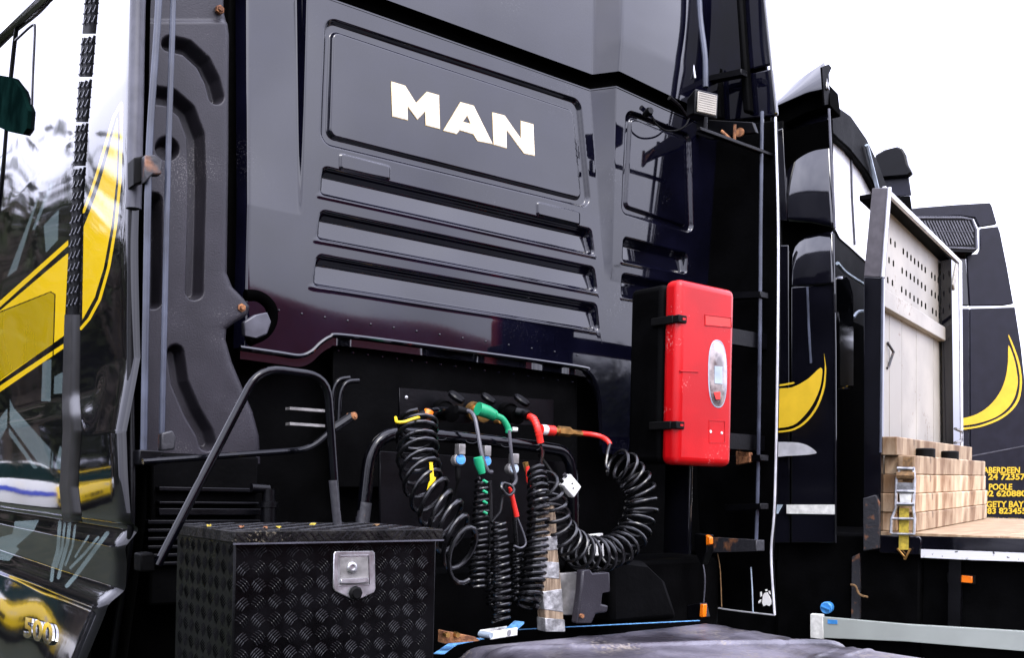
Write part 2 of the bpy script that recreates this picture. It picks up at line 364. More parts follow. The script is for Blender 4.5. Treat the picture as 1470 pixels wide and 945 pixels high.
OUT = wpl([(466, 22), (834, 143), (849, 301), (459, 207)]); INN = wpl([(476, 40), (826, 156.5), (838, 288), (471, 196)])
BARS = [wpl(b) for b in ([(463, 236), (849, 327), (854, 369), (458, 281)], [(460, 299), (853, 382), (858, 422), (453, 345)], [(455, 363), (857, 435), (861, 478), (447, 412)],
                         [(892, 339), (985, 362), (985, 396), (892, 377)], [(892, 391), (985, 409), (985, 442), (892, 428)])]
RP = wpl([(889, 160), (982, 196), (992, 338), (888, 308)]); RPI = wpl([(896, 170), (976, 202), (984, 328), (894, 299)])
TABS = [wpl([(487, 219), (560, 238), (560, 259), (487, 243)]), wpl([(770, 289), (832, 304), (832, 324), (770, 309)])]
ZB1, ZB0 = wp(865, 118)[1], wp(872, 403)[1]
def bevels(X, Z):
    k = 0.043*np.clip((Z-ZB0)/(ZB1-ZB0), 0, 1.3)
    xa = np.interp(Z, [wp(866, 400)[1], wp(847, 130)[1]], [wp(868, 400)[0], wp(847, 130)[0]])
    xb = np.interp(Z, [wp(876, 400)[1], wp(874, 130)[1]], [wp(878, 400)[0], wp(874, 130)[0]])
    h = k*np.clip((X-xa)/(xb-xa), 0, 1)
    xl = wp(437, 100)[0]
    kl = 0.040*np.clip((Z-wp(437, 310)[1])/(wp(437, 40)[1]-wp(437, 310)[1]), 0, 1.3)
    h = h-kl*(1-sst(X, xl-0.010, xl+0.003))
    xe = wp(362, 200)[0]
    h = h-0.03*np.clip((xe-X)/(xe-X0), 0, 1)**2
    return h
def wall_h(X, Z):
    P = np.stack([X, Z], 1); h = bevels(X, Z)
    o = sd_round(P, OUT, 0.045); i = sd_round(P, INN, 0.03)
    h = h-0.017*sst(-o, 0.0, 0.013)+0.013*sst(-i, 0.0, 0.010)
    o = sd_round(P, RP, 0.035); i = sd_round(P, RPI, 0.025)
    h = h-0.014*sst(-o, 0.0, 0.012)+0.010*sst(-i, 0.0, 0.009)
    for tb in TABS: h = h+0.005*sst(-sd_round(P, tb, 0.012), 0.0, 0.005)
    for b in BARS:
        s = sd_round(P, b, 0.022); b_ = np.array(b)
        tx = np.clip((X-b_[0, 0])/(b_[1, 0]-b_[0, 0]), 0, 1)
        zt = b_[0, 1]*(1-tx)+b_[1, 1]*tx; zb = b_[3, 1]*(1-tx)+b_[2, 1]*tx
        v = np.clip((zt-Z)/(zt-zb), 0, 1)
        prof = np.where(v < 0.30, np.clip(v/0.30, 0, 1), 1-0.38*(v-0.30)/0.70)
        endr = sst(-s, 0.0, 0.018)
        lip = 1-sst(v, 0.93, 1.0)
        sb = sd_line(P, [b[3], b[2]]); h = h+0.0020*np.exp(-(sb/0.005)**2)*(Z < zb+0.02)
        h = h-0.033*prof*endr*np.where(v > 0.9, lip, 1)*(s < 0)
    # faint panel waviness of the pressed sheet
    h = h+0.0007*np.sin(X*9+1.3)*np.sin(Z*7+0.4)
    return h
nx = 540; xs = np.linspace(X0, X1, nx); nv = 460
vv = np.linspace(0, 1, nv)
Xg = np.repeat(xs, nv); Zg = (zlip(xs)[:, None]*(1-vv)+zslo(xs)[:, None]*vv).ravel()
wall = gridmesh('rear_wall', np.stack([Xg, YW-wall_h(Xg, Zg), Zg], 1), nx, nv, 'wallpaint', T1)
wall['label'] = 'glossy black rear wall with three louvre recesses and white MAN lettering'
# roof panel above the seam
ny = 60; vr = np.linspace(0, 1, ny); xs2 = np.linspace(X0, X1, 260)
Xr = np.repeat(xs2, ny); Zr = (zshi(xs2)[:, None]*(1-vr)+4.05*vr).ravel()
gridmesh('roof_panel', np.stack([Xr, YW-0.012-bevels(Xr, np.minimum(Zr, ZB1+0.15))+0.10*np.clip((Zr-3.3), 0, 1)**2, Zr], 1), 260, ny, 'wallpaint', T1)
# rubber seam between
P = []
for x in xs2:
    a, b = zslo(x), zshi(x); h = float(bevels(np.array([x]), np.array([ZB1]))[0])
    for z, d in ((a-0.006, -0.002), (a, 0.012), (a*0.7+b*0.3, 0.026), (b, 0.026), (b+0.008, 0.0)): P.append((x, YW-h+d, z))
gridmesh('roof_seam', np.array(P), 260, 5, 'gasket', T1)
# lip under the wall and its flange
lp = [at_y(px, py, YW) for px, py in LIP[:-2]]
MB().tube(smooth_path([p+Vector((0, 0.002, 0)) for p in lp], 6), 0.0075, 8).build('wall_lip', 'paint', T1)
m = MB()
fl = smooth_path([at_y(px, py, YW+0.012) for px, py in LIP[:-2]], 5)
for a, b in zip(fl[:-1], fl[1:]):
    m.hexa([a+Vector((0, 0, -0.034)), b+Vector((0, 0, -0.034)), b+Vector((0, 0.012, -0.034)), a+Vector((0, 0.012, -0.034)), a, b, b+Vector((0, .012, 0)), a+Vector((0, .012, 0))])
m.build('wall_flange', 'paint', T1, weld=True)
m = MB()
for i in range(17):
    px = 485+i*21; py = 505+(px-491)*0.133
    p = at_y(px, py, YW+0.012); m.lathe(p, (0, -1, 0), [(-0.004, 0.004), (0.004, 0.004), (0.007, 0.002)], 8)
for i in range(14):
    px = 400+i*33; py = 446+(px-400)*0.15
    p = at_y(px, py, YW); m.lathe(p, (0, -1, 0), [(-0.004, 0.0032), (0.003, 0.0032), (0.005, 0.0012)], 8)
m.build('rivets', 'paint', T1)['kind'] = 'stuff'
# letters
LET = {'M': [(562, 118), (581, 123.7), (597, 149), (612.8, 132.6), (629.3, 137.2), (630.5, 184.2), (611.5, 179.1), (610.7, 158), (598.8, 170.2), (584, 150.4), (584.3, 171.5), (563.7, 166.4)],
       'A': [(637.3, 187), (661, 147.4), (679.4, 152.4), (705.9, 205.8), (685.5, 201.7), (679.4, 192), (659, 186), (655, 191.5)],
       'N': [(707.1, 162.1), (724.1, 166.7), (748.3, 201), (747.8, 174.3), (764.8, 178.9), (766.6, 222.6), (752.1, 219.6), (726.2, 184.5), (726.4, 211.9), (708.9, 206.9)]}
AH = [(670.3, 164.5), (662.9, 175.2), (676.4, 178.6)]
YL = YW+0.0034
for k, pl in LET.items():
    hole = [[at_y(*q, YL) for q in AH]] if k == 'A' else []
    pts = [at_y(*q, YL) for q in pl]
    lt = MB().prism(pts, (0, -0.0022, 0), hole).build('letter', 'letterwhite', wall)
    lt['label'] = 'white letter %s with thin gold edge' % k
    g = MB(); q2 = [Vector((p[0], YL, p[1])) for p in inset([(p.x, p.z) for p in pts], -0.0025)]
    h2 = [[Vector((p[0], YL, p[1])) for p in inset([(p.x, p.z) for p in hole[0]], 0.0025)]] if hole else []
    g.prism(q2, (0, -0.0012, 0), h2).build('letter_edge', 'lettergold', wall)

# ---- cab body behind the wall, floor, underside
MB().box((0.80, YW+0.10, 1.98), (3.16, 4.95, 4.02)).build('cab_shell', 'matte', T1)
MB().box((1.0, YW+0.14, 0.9), (3.1, 4.7, 1.975)).build('engine_tunnel', 'matte', T1)
m = MB(); pl = [(478, 500), (540, 500), (828, 541), (830, 700), (478, 700)]
m.prism([at_y(*q, YW+0.055) for q in pl], (0, 0.02, 0)); m.build('insulation_panel', 'matte', T1, bevel=0.004)

# ---- left cab side with livery
EDGE = [(196, -60), (193, 0), (190, 160), (187, 300), (185, 500), (187, 740), (173, 850), (160, 945), (150, 1050), (146, 1120)]
ed = [at_x(px, py, XL) for px, py in EDGE]
yedge = curve_of([(p.z, p.y) for p in ed])
zc = 1.5
PROF = [(-0.9, -0.18), (-0.55, -0.108), (-0.325, -0.050), (-0.315, -0.050), (-0.300, -0.042), (-0.274, -0.012), (-0.268, -0.010), (-0.20, -0.014), (-0.166, -0.022), (-0.160, -0.021), (-0.118, 0.008), (-0.112, 0.006), (-0.106, -0.016),
        (0.0, -0.022), (0.10, -0.026), (0.166, -0.030), (0.174, -0.029), (0.186, -0.024), (0.236, 0.006), (0.245, 0.008), (0.6, 0.0), (1.0, 0.0), (1.5, 0.012), (2.0, 0.03), (2.6, 0.07)]
pz = np.array([p[0] for p in PROF])+zc; po = np.array([p[1] for p in PROF])
_zz = np.linspace(pz[0], pz[-1], 4000); _oo = np.interp(_zz, pz, po)
_kk = np.exp(-0.5*(np.arange(-20, 21)/7.0)**2); _kk /= _kk.sum(); _oo = np.convolve(np.pad(_oo, 20, mode='edge'), _kk, 'valid')
def xside(y, z):
    o = np.interp(z, _zz, _oo); flat = np.where(z > 1.62, np.interp(z, [1.62, 1.80], [-0.026, 0.006]), o); flat = np.where(z > 1.8, o, flat)
    bl = sst(y, 2.64, 2.80); o = o*bl+flat*(1-bl)
    ye = yedge(z)
    roll_in = 0.020*np.exp(-np.clip(y-ye, 0, 5)/0.014)           # rear edge turns in
    crease = -0.012*np.exp(-((y-(2.95+0.18*(z-1.5)))/0.05)**2)*0
    return XL+o+roll_in+crease+0.0015*np.sin(z*11+y*3)+0.001*np.sin(z*5-y*9)
na, nb = 230, 820
ya = np.linspace(0, 1, na)**1.25; zb_ = np.linspace(0.62, 4.02, nb)
Zs = np.tile(zb_, na); Ys = (yedge(zb_)[None, :]*(1-ya[:, None])+4.95*ya[:, None]).ravel()
Ps = np.stack([xside(Ys, Zs), Ys, Zs], 1)
pxs = projn(Ps)
def reg(polys=(), lines=()):
    v = np.full(len(pxs), -50.0)
    for p in polys: v = np.maximum(v, -sd_poly(pxs, p))
    for pts, wd in lines: v = np.maximum(v, wd/2-sd_line(pxs, pts))
    return np.clip(v, -6, 6)
yel_p = [[(-160, 572), (0, 432), (98, 344.6), (98, 352.5), (0, 441), (-160, 584)],
         [(-160, 588), (0, 446), (98, 363), (92, 482), (0, 547.7), (-160, 668)],
         [(-160, 672), (0, 554), (92, 493), (92, 500), (0, 563), (-160, 683)],
         [(120, 326), (130, 300), (141, 270), (152, 232), (161, 196), (169, 166), (169.5, 200), (167, 260), (160, 325), (149, 384), (136, 427), (118, 460)]]
yel_l = [([(174.5, 150), (174, 200), (172, 262), (166, 325), (156, 384), (143, 430), (128, 458), (116, 472)], 4.2), ([(174, 148), (163, 168), (152, 206), (141, 244), (131, 275), (120, 304)], 4.0)]
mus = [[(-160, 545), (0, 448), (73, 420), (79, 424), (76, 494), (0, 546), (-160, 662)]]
sem_l = [([(-160, 545), (0, 448), (73, 419), (79, 423), (78, 456), (74.5, 560)], 1.8), ([(74.5, 560), (75, 640), (72, 672), (72, 705), (66, 712), (0, 704), (-200, 690)], 2.0)]
gry_p = [[(62.6, 324), (84.6, 300), (83, 344.6), (66, 363)], [(52, 288), (60, 268), (24, 388), (10, 398)], [(72, 262), (78, 262), (50, 330), (46, 330)],
         [(61, 520.6), (73.8, 515.6), (72.8, 576.5), (59, 576.5)], [(78, 541), (90.7, 534), (89.7, 565), (77, 566)],
         [(14, 573), (20, 586), (76, 649), (76, 673), (61, 673), (14, 609)], [(12.7, 614), (54.6, 673), (48, 673), (12.7, 624)], [(-40, 690), (-10, 652), (10, 614), (11, 586), (-40, 650)],
         [(21, 749), (56, 747), (49, 762), (23, 785), (28, 789), (13, 806), (-30, 800), (-30, 780), (18, 767)], [(78, 672), (86, 640), (94, 650), (90, 676)]]
gry_l = [([(86, 750), (83, 790), (76, 815), (74, 834)], 5), ([(93, 752), (89, 788), (81, 815)], 3.6), ([(100, 752), (97, 780), (88, 812), (84, 830)], 5), ([(108, 755), (104, 785), (94, 812)], 3.2),
         ([(154, 766), (134, 793), (108, 828), (96, 842)], 6), ([(141, 772), (120, 797), (101, 816)], 4), ([(127, 770), (114, 790), (108, 800)], 3)]
side = gridmesh('cab_side', Ps, na, nb, 'livery', T1,
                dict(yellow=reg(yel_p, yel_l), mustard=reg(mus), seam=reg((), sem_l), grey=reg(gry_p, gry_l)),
                keep=~(((Ys-4.32)**2+(Zs-0.5)**2 < 0.70**2)))
side['label'] = 'glossy black cab side with yellow crescent livery and grey tribal graphics'
# rear edge trim of the side deflector
MB().tube(smooth_path([at_x(px+5, py, XL+0.012) for px, py in EDGE[:4]], 5), 0.019, 10).build('deflector_edge', 'edgegrey', T1)
MB().tube(smooth_path([at_x(px+2, py, XL+0.010) for px, py in EDGE[3:]], 5), 0.009, 10).build('deflector_edge', 'satin', T1)
m = MB()
for z in np.linspace(0.7, 4.0, 34):
    pass
zs_ = np.linspace(0.62, 4.0, 60); Pd = []
for z in zs_:
    y = float(yedge(z))
    for d in (0.0, 0.25, 0.5): Pd.append((XL+0.045, y+0.02+d, z))
gridmesh('deflector_inner', np.array(Pd), 60, 3, 'matte', T1)
# vent strip and its louvres
def sidept(px, py, off=0.0):
    p = at_x(px, py, XL)
    for _ in range(3):
        p = at_x(px, py, float(xside(np.array([p.y]), np.array([p.z]))[0]))
    d = (CAM-p).normalized(); return p-Vector((1, 0, 0))*off
VL = [(122, -40), (118, 10), (113, 70), (106, 180), (100, 300), (94, 440), (90, 570), (91, 620), (88, 672), (86, 700), (91, 748)]
VR = [(146, -40), (143, 10), (137, 80), (128, 180), (121, 300), (115, 450), (114, 570), (117, 620), (113, 674), (112, 700), (118, 752)]
fl_ = lambda l: curve_of([(p[1], p[0]) for p in l])
vl, vr_ = fl_(VL), fl_(VR)
def strip(name, y0, y1, mt, off, a=0.0, b=1.0, n=60):
    P = []
    for py in np.linspace(y0, y1, n):
        l, r = float(vl(py)), float(vr_(py))
        e = [sidept(l+(r-l)*a, py, -0.002), sidept(l+(r-l)*a, py, off), sidept(l+(r-l)*(a+b)/2, py, off), sidept(l+(r-l)*b, py, off), sidept(l+(r-l)*b, py, -0.002)]
        P += [tuple(q) for q in e]
    return gridmesh(name, np.array(P), n, 5, mt, T1)
M['vent'] = mat('dark_grey_vent_plastic', (0.006, 0.0055, 0.005), 0.45, var=0.3, spec=0.25)
strip('pillar_trim', 452, 750, 'vent', 0.002, n=120)
for (a, b) in ((-38, -8), (-4, 48), (54, 110), (117, 175), (180, 238), (243, 452)):
    g = strip('vent_grille', a, b, 'matte', 0.0012, 0.16, 0.90)
    mm = MB(); py = a+5
    while py < b-4:
        l, r = float(vl(py)), float(vr_(py))
        for k in range(3):
            q = l+(r-l)*(0.24+0.27*k)
            p0 = sidept(q+2.2, py-4.5-k*1.6, 0.0015); p1 = sidept(q, py+5-k*1.6, 0.004)
            mm.obox((p0+p1)/2, (p1-p0)/2*1.05, Vector((0.0018, 0, 0.0)), Vector((0, 0.0035, 0.0)))
            mm.lathe(p1+Vector((-0.002, 0, 0)), (-1, 0, 0), [(-0.002, 0.0036), (0.001, 0.003), (0.0022, 0.0012)], 6)
        py += 14.5 if b < 240 else 17
    mm.build('vent_louvre', 'edgegrey', g)['kind'] = 'stuff'
M['vent'].node_tree.nodes['Principled BSDF'].inputs['Roughness'].default_value = 0.3
# door window with painted tree reflection, drip rail and window frame (left of the vent strip)
def sidepoly(name, pl, mt, off, th=0.012):
    return MB().prism([sidept(*q, off) for q in pl], (th, 0, 0)).build(name, mt, T1)
M['treereflect'] = mat('painted_tree_reflection', (0.001, 0.004, 0.0035), 0.6, spec=0.0, scale=7, c2=(0.003, 0.012, 0.010))  # dark green reflection of trees in the glass, put into a flat colour
win = sidepoly('window_reflection', [(-140, 120), (0, 108), (22, 112), (36, 130), (46, 160), (44, 185), (38, 194), (18, 190), (0, 182), (-140, 176)], 'treereflect', 0.012)
MB().tube([sidept(*q, 0.004) for q in ((-60, 112), (0, 58), (66, -4), (90, -26))], 0.016, 8).build('drip_rail', 'paint', T1)
MB().tube(smooth_path([sidept(*q, 0.002) for q in ((24, 40), (20, 70), (14, 130), (4, 250), (-6, 330))], 5), 0.006, 6).build('door_seal', 'rubber', T1)
MB().tube(smooth_path([sidept(*q, 0.002) for q in ((22, 58), (46, 36), (50, 42), (48, 90), (46, 150))], 4), 0.0025, 6).build('quarter_window_edge', 'edgegrey', T1)
# 500 badge
def text_mesh(s, size, ext):
    c = bpy.data.curves.new('txt', 'FONT'); c.body = s; c.size = size; c.extrude = ext; c.offset = size*0.032; c.align_x = 'LEFT'; c.resolution_u = 3
    o = bpy.data.objects.new('txt', c); col.objects.link(o); bpy.context.view_layer.update()
    me = bpy.data.meshes.new_from_object(o.evaluated_get(bpy.context.evaluated_depsgraph_get()))
    vs = [v.co.copy() for v in me.vertices]; fs = [tuple(p.vertices) for p in me.polygons]
    bpy.data.objects.remove(o); bpy.data.curves.remove(c); bpy.data.meshes.remove(me); return vs, fs
def place_text(s, name, mt, parent, p0, ax, ay, height, ext, width=None):
    vs, fs = text_mesh(s, 1.0, 0.02)
    w_ = max(v.x for v in vs)-min(v.x for v in vs); x_ = min(v.x for v in vs); h_ = max(v.y for v in vs)
    ax, ay = Vector(ax).normalized(), Vector(ay).normalized(); az = ax.cross(ay)
    sx = (width/w_) if width else height/h_
    return MB().add([Vector(p0)+ax*((v.x-x_)*sx)+ay*(v.y*height/h_)+az*(v.z*ext/0.02) for v in vs], fs).build(name, mt, parent)
a = sidept(37, 914, 0.004); b = sidept(79, 927, 0.004); t_ = sidept(39, 886, 0.004)
place_text('500', 'badge', 'chrome', T1, a, b-a, t_-a, (t_-a).length, 0.004, (b-a).length)

# front and rear wheels
def wheel(c, w_=0.30, R=0.52, parent=T1):
    c = Vector(c)
    t = MB().lathe(c, (1, 0, 0), [(-w_/2, 0.30), (-w_/2, R-0.07), (-w_/2+0.03, R-0.015), (-w_*0.3, R), (w_*0.3, R), (w_/2-0.03, R-0.015), (w_/2, R-0.07), (w_/2, 0.30)], 40).build('wheel', 'tyre', parent)
    MB().lathe(c, (1, 0, 0), [(-w_/2+0.0, 0.305), (-w_/2+0.02, 0.26), (-w_/2+0.10, 0.24), (-w_/2+0.06, 0.13), (-w_/2-0.04, 0.11), (-w_/2-0.05, 0.0)], 32).build('rim', 'rim', t)
    return t
wheel((0.92, 4.32, 0.52)); wheel((3.0, 4.32, 0.52))
for y in (-1.5,):
    for x in (0.93, 1.28, 2.65, 3.0): wheel((x, y, 0.52), 0.29)
MB().box((XL+0.06, 3.55, 1.1), (1.25, 4.95, 1.3)).build('wheel_arch_liner', 'matte', T1)
# chassis
for x in (1.56, 2.30): MB().box((x, -2.4, 0.72), (x+0.08, 4.7, 0.98)).build('chassis_rail', 'satin', T1, bevel=0.006)
for y in (-1.5, 0.4, 2.1): MB().box((1.642, y, 0.76), (2.298, y+0.1, 0.92)).build('crossmember', 'satin', T1)
MB().lathe((0.95, -1.5, 0.52), (1, 0, 0), [(0, 0.07), (2.05, 0.07)], 12).build('rear_axle', 'satin', T1)
MB().box((0.98, 2.62, 0.62), (3.12, 2.90, 1.24)).build('rear_crossbox', 'matte', T1, bevel=0.02)
# right side of the cab
MB().box((3.19, 2.86, 1.0), (3.215, 4.95, 4.0)).build('cab_side_panel', 'paint', T1, bevel=0.01)
MB().box((0.75, 4.953, 0.6), (3.20, 5.02, 4.0)).build('cab_front', 'paint', T1, bevel=0.03)
MB().box((0.76, 2.85, 4.03), (3.19, 4.95, 4.08)).build('cab_roof', 'paint', T1, bevel=0.02)

# ---- grey ribbed closing panel
YP = 2.60
RIGHT = [(325, -40), (325, 12), (328, 24), (331, 50), (330, 200), (328, 392), (336, 412), (352, 428), (361, 440), (357, 452), (340, 462), (327, 472), (326, 488), (335, 520), (352, 560), (365, 592), (374, 626), (376, 662)]
rr = [at_y(px, py, YP) for px, py in RIGHT]; xr_ = curve_of([(p.z, p.x) for p in rr])
zt_, zb0 = at_y(260, -40, YP).z, at_y(260, 662, YP).z
na, nb = 120, 420; ta = np.linspace(0, 1, na); zz = np.linspace(zb0, zt_, nb)
Zp = np.tile(zz, na); Xp = (0.745*(1-ta[:, None])+xr_(zz)[None, :]*ta[:, None]).ravel()
pp = projn(np.stack([Xp, np.full_like(Xp, YP), Zp], 1))
h = np.zeros(len(Xp))
for pts, wd in (([(243, 62), (268, 68), (292, 90), (305, 116), (311, 138)], 22), ([(222, 136), (245, 140), (268, 160), (281, 195), (283, 260), (279, 418)], 25), ([(239, 212), (241, 214)], 32), ([(221, 288), (220, 432)], 23),
                ([(252, 507), (258, 550), (276, 592), (294, 622), (298, 636)], 24)):
    s = sd_line(pp, pts)-wd/2
    h -= 0.048*sst(-s, -1.5, 7.0)
h += 0.010*sst(pp[:, 1], 24, 34)-0.010
ex = (xr_(Zp)-Xp); h -= 0.012*np.exp(-np.clip(ex, 0, 1)/0.008)
h += 0.001*np.sin(Zp*14)*np.sin(Xp*20)
cp = gridmesh('closing_panel', np.stack([Xp, YP-h, Zp], 1), na, nb, 'greyplastic', T1)
cp['label'] = 'dark grey moulded plastic panel with hooked recessed ribs'
for px, py in ((316, 13), (347, 442)):
    p = at_y(px, py, YP-0.002); MB().lathe(p, (0, -1, 0), [(-0.01, 0.012), (0.002, 0.012), (0.003, 0.007), (0.009, 0.007)], 6).build('bolt', 'rust', cp)
# black infill behind the gap between panel and wall
MB().box((0.75, YP+0.06, 1.0), (at_y(322, 300, YP+0.06).x, YW+0.09, 4.0)).build('gap_filler', 'gasket', T1)
MB().tube(smooth_path([at_y(*q, 2.68) for q in ((352, 424), (372, 426), (388, 440), (390, 460), (380, 478), (356, 490))], 6), 0.017, 12).build('rubber_hose', 'gasket', T1)
m = MB(); m.prism([at_y(*q, 2.66) for q in ((350, 462), (366, 452), (384, 448), (390, 462), (384, 480), (370, 486), (350, 482))], (0, 0.02, 0)); m.build('buffer_bracket', 'edgegrey', T1, bevel=0.004)

# ribbed intake housing below
m = MB(); p0 = at_y(222, 655, 2.56); p1 = at_y(374, 760, 2.56)
m.box((p0.x, 2.58, p1.z-0.2), (p1.x, 2.75, p0.z+0.01))
hb = m.build('intake_housing', 'matte', T1, bevel=0.008)
for i, (py, hh) in enumerate(((702, 3), (722, 2), (735, 5), (750, 3), (762, 2.5), (774, 2.5), (786, 2.5), (798, 2.5), (810, 2.5))):
    a = at_y(210 if i > 2 else 226, py, 2.565); b = at_y(374, py, 2.565); dz = hh*0.0018
    MB().box((a.x, 2.552, a.z-dz), (b.x, 2.588, a.z+dz)).build('housing_rib', 'satin', hb, bevel=0.002)
q = at_y(385, 750, 2.5)
m = MB().lathe(q-Vector((0, 0, 0.06)), (0, 0, 1), [(0, 0.021), (0.10, 0.021), (0.101, 0.026), (0.115, 0.026), (0.116, 0.018), (0.15, 0.018)], 14)
m.tube([q+Vector((0.0, 0, 0.09)), q+Vector((-0.05, 0, 0.092))], 0.012, 10); m.build('hose_union', 'satin', T1)

# support tubes behind the deflector
def tub(name, l, Y, r, mt, rad=0.0, seg=10, parent=T1):
    pts = [at_y(px, py, Y) for px, py in l]
    if rad: pts = fillet(pts, rad)
    return MB().tube(pts, r, seg).build(name, mt, parent)
t1 = tub('support_tube', [(230, -50), (226, 40), (217, 160), (213, 240), (206, 655)], 2.42, 0.0085, 'tubegrey', 0.1)
tub('support_tube', [(250, -50), (247, 60), (242, 200), (232, 640)], 2.44, 0.0075, 'tubegrey', 0.1)
m = MB(); m.prism([at_y(*q, 2.40) for q in ((208, 222), (222, 222), (233, 230), (232, 250), (220, 250), (208, 262))], (0, 0.03, 0)); m.build('clamp', 'steelrust', t1, bevel=0.003)
m = MB(); m.prism([at_y(*q, 2.43) for q in ((192, 226), (212, 222), (212, 258), (192, 266))], (0, 0.05, 0)); m.build('clamp_block', 'rubber', T1, bevel=0.003)
m = MB(); m.prism([at_y(*q, 2.40) for q in ((200, 646), (236, 648), (226, 668), (200, 668))], (0, 0.06, 0)); m.build('tube_foot', 'satin', T1, bevel=0.003)
m = MB(); m.prism([at_y(*q, 2.42) for q in ((232, 622), (248, 618), (253, 628), (251, 646), (232, 648))], (0, 0.03, 0)); m.build('foot_bracket', 'steelrust', T1, bevel=0.004)

# grab rail in front
g = tub('grab_rail', [(226, 812), (372, 528), (470, 541), (485, 762)], 2.10, 0.0100, 'tube', 0.055, 12)
tub('lower_rail', [(205, 663), (444, 646), (478, 616)], 2.2, 0.0075, 'tube', 0.04, 8)
m = MB(); m.prism([at_y(*q, 2.09) for q in ((202, 796), (222, 794), (224, 822), (202, 822))], (0, 0.05, 0)); m.build('rail_foot', 'matte', T1, bevel=0.004)
tub('rust_patch', [(478, 690), (485, 758)], 2.099, 0.0104, 'steelrust', 0, 12)
# lever and handles in the dark behind
tub('handle_loop', [(476, 620), (478, 560), (486, 545), (502, 543)], 2.5, 0.007, 'tube', 0.03)
tub('handle_loop', [(486, 618), (488, 565), (497, 548), (515, 547)], 2.48, 0.007, 'tube', 0.03)
m = MB(); a = at_y(478, 616, 2.44); b = at_y(505, 598, 2.44); m.tube([a, b], 0.013, 8); m.build('lever', 'tube', T1)
MB().lathe(b, (0.3, -1, 0.1), [(-0.012, 0.011), (0.012, 0.011), (0.013, 0.006), (0.016, 0.006)], 10).build('lever_bolt', 'rust', T1)
for py in (587, 609):
    m = MB(); a = at_y(412, py, 2.62); b = at_y(462, py+3, 2.62); m.box((a.x, 2.60, a.z-0.004), (b.x, 2.63, a.z+0.004)); m.build('step_bar', 'dullsteel', T1)
# hose rail (bent tube)
R_ = fillet([at_y(*q, 2.45) for q in ((519, 760), (534, 622), (620, 624), (772, 641), (822, 650), (823, 760))], 0.11, 8)
MB().tube(R_, 0.0195, 14).build('hose_rail', 'tube', T1)
tub('rust_patch', [(519.5, 756), (524, 722)], 2.449, 0.0200, 'steelrust', 0, 14)
m = MB()
for px in (628, 672, 722, 762):
    c = at_y(px, 622+(px-620)*0.112+4, 2.45)+Vector((0, -0.0195, -0.002)); m.tube([c+Vector((0.022*math.cos(t), 0.002, 0.009*math.sin(t))) for t in np.linspace(0, 2*PI, 17)], 0.0012, 5, False)
m.build('rail_slot_edge', 'tube', T1)
# socket plate
m = MB(); m.prism([at_y(*q, 2.60) for q in ((573, 557), (795, 575), (795, 612), (573, 604))], (0, 0.008, 0)); sp = m.build('socket_plate', 'satin', T1, bevel=0.002)
for q in ((583, 571), (586, 592)):
    p = at_y(*q, 2.60); MB().lathe(p, (0, -1, 0), [(-0.002, 0.006), (0.003, 0.006), (0.004, 0.003)], 6).build('bolt', 'steel', sp)
m = MB(); m.prism([at_y(*q, 2.50) for q in ((545, 648), (815, 664), (815, 790), (545, 760))], (0, 0.01, 0)); m.build('backing_plate', 'satin', T1, bevel=0.003)
def socket(px, py, Y, capmt, bodymt, r=0.022, lid=True):
    c = at_y(px, py, Y)
    s = MB().lathe(c+Vector((0, 0.07, 0.0)), (-0.15, -1, -0.25), [(0, r*1.25), (0.03, r*1.25), (0.031, r), (0.085, r), (0.086, r*0.8)], 20).build('socket', bodymt, T1)
    if lid:
        MB().lathe(c+Vector((0.01, 0.0, 0.034)), (0.25, -0.55, 0.8), [(-0.007, r*1.02), (0.004, r*1.12), (0.009, r*0.95), (0.010, 0.0)], 20).build('flap_lid', capmt, s)
    return s
socket(651, 586, 2.52, 'satin', 'matte', 0.026); socket(697, 588, 2.52, 'satin', 'brass', 0.024); socket(745, 590, 2.52, 'satin', 'matte', 0.027)
for px, py in ((630, 588), (716, 606), (768, 602)):
    p = at_y(px, py, 2.53); MB().lathe(p, (0, -1, 0), [(-0.02, 0.007), (0.008, 0.007), (0.009, 0.003)], 6).build('bolt', 'brass', sp)
# blue-capped couplings hanging under the rail
for (px, py, mt) in ((660, 660, 'blue'), (697, 662, 'blue'), (737, 673, 'palegrey')):
    c = at_y(px, py, 2.40)
    b = MB().lathe(c, (-0.2, -1, 0.1), [(-0.03, 0.018), (0.0, 0.020), (0.004, 0.018)], 18); b.obox(c+Vector((0.0, -0.001, 0.03)), (0.012, 0, 0), (0, 0.012, 0), (0, 0, 0.016))
    k = b.build('coupling_holder', 'dullsteel', T1, bevel=0.002)
    d = MB().lathe(c+Vector((-0.001, -0.005, -0.001)), (-0.2, -1, 0.1), [(0, 0.0150), (0.004, 0.0145), (0.005, 0)], 20); d.obox(c+Vector((-0.001, -0.007, 0.022)), (0.007, 0, 0), (0, 0.003, 0), (0, 0, 0.014))
    d.build('coupling_cap', mt, k)
    if px == 660: MB().tube(smooth_path([c+Vector((0, 0.01, -0.02)), c+Vector((0.002, 0.01, -0.06)), c+Vector((0.006, 0.03, -0.11))], 5), [0.008]*6+[0.004]*5, 8).build('cable_tail', 'rubber', k)
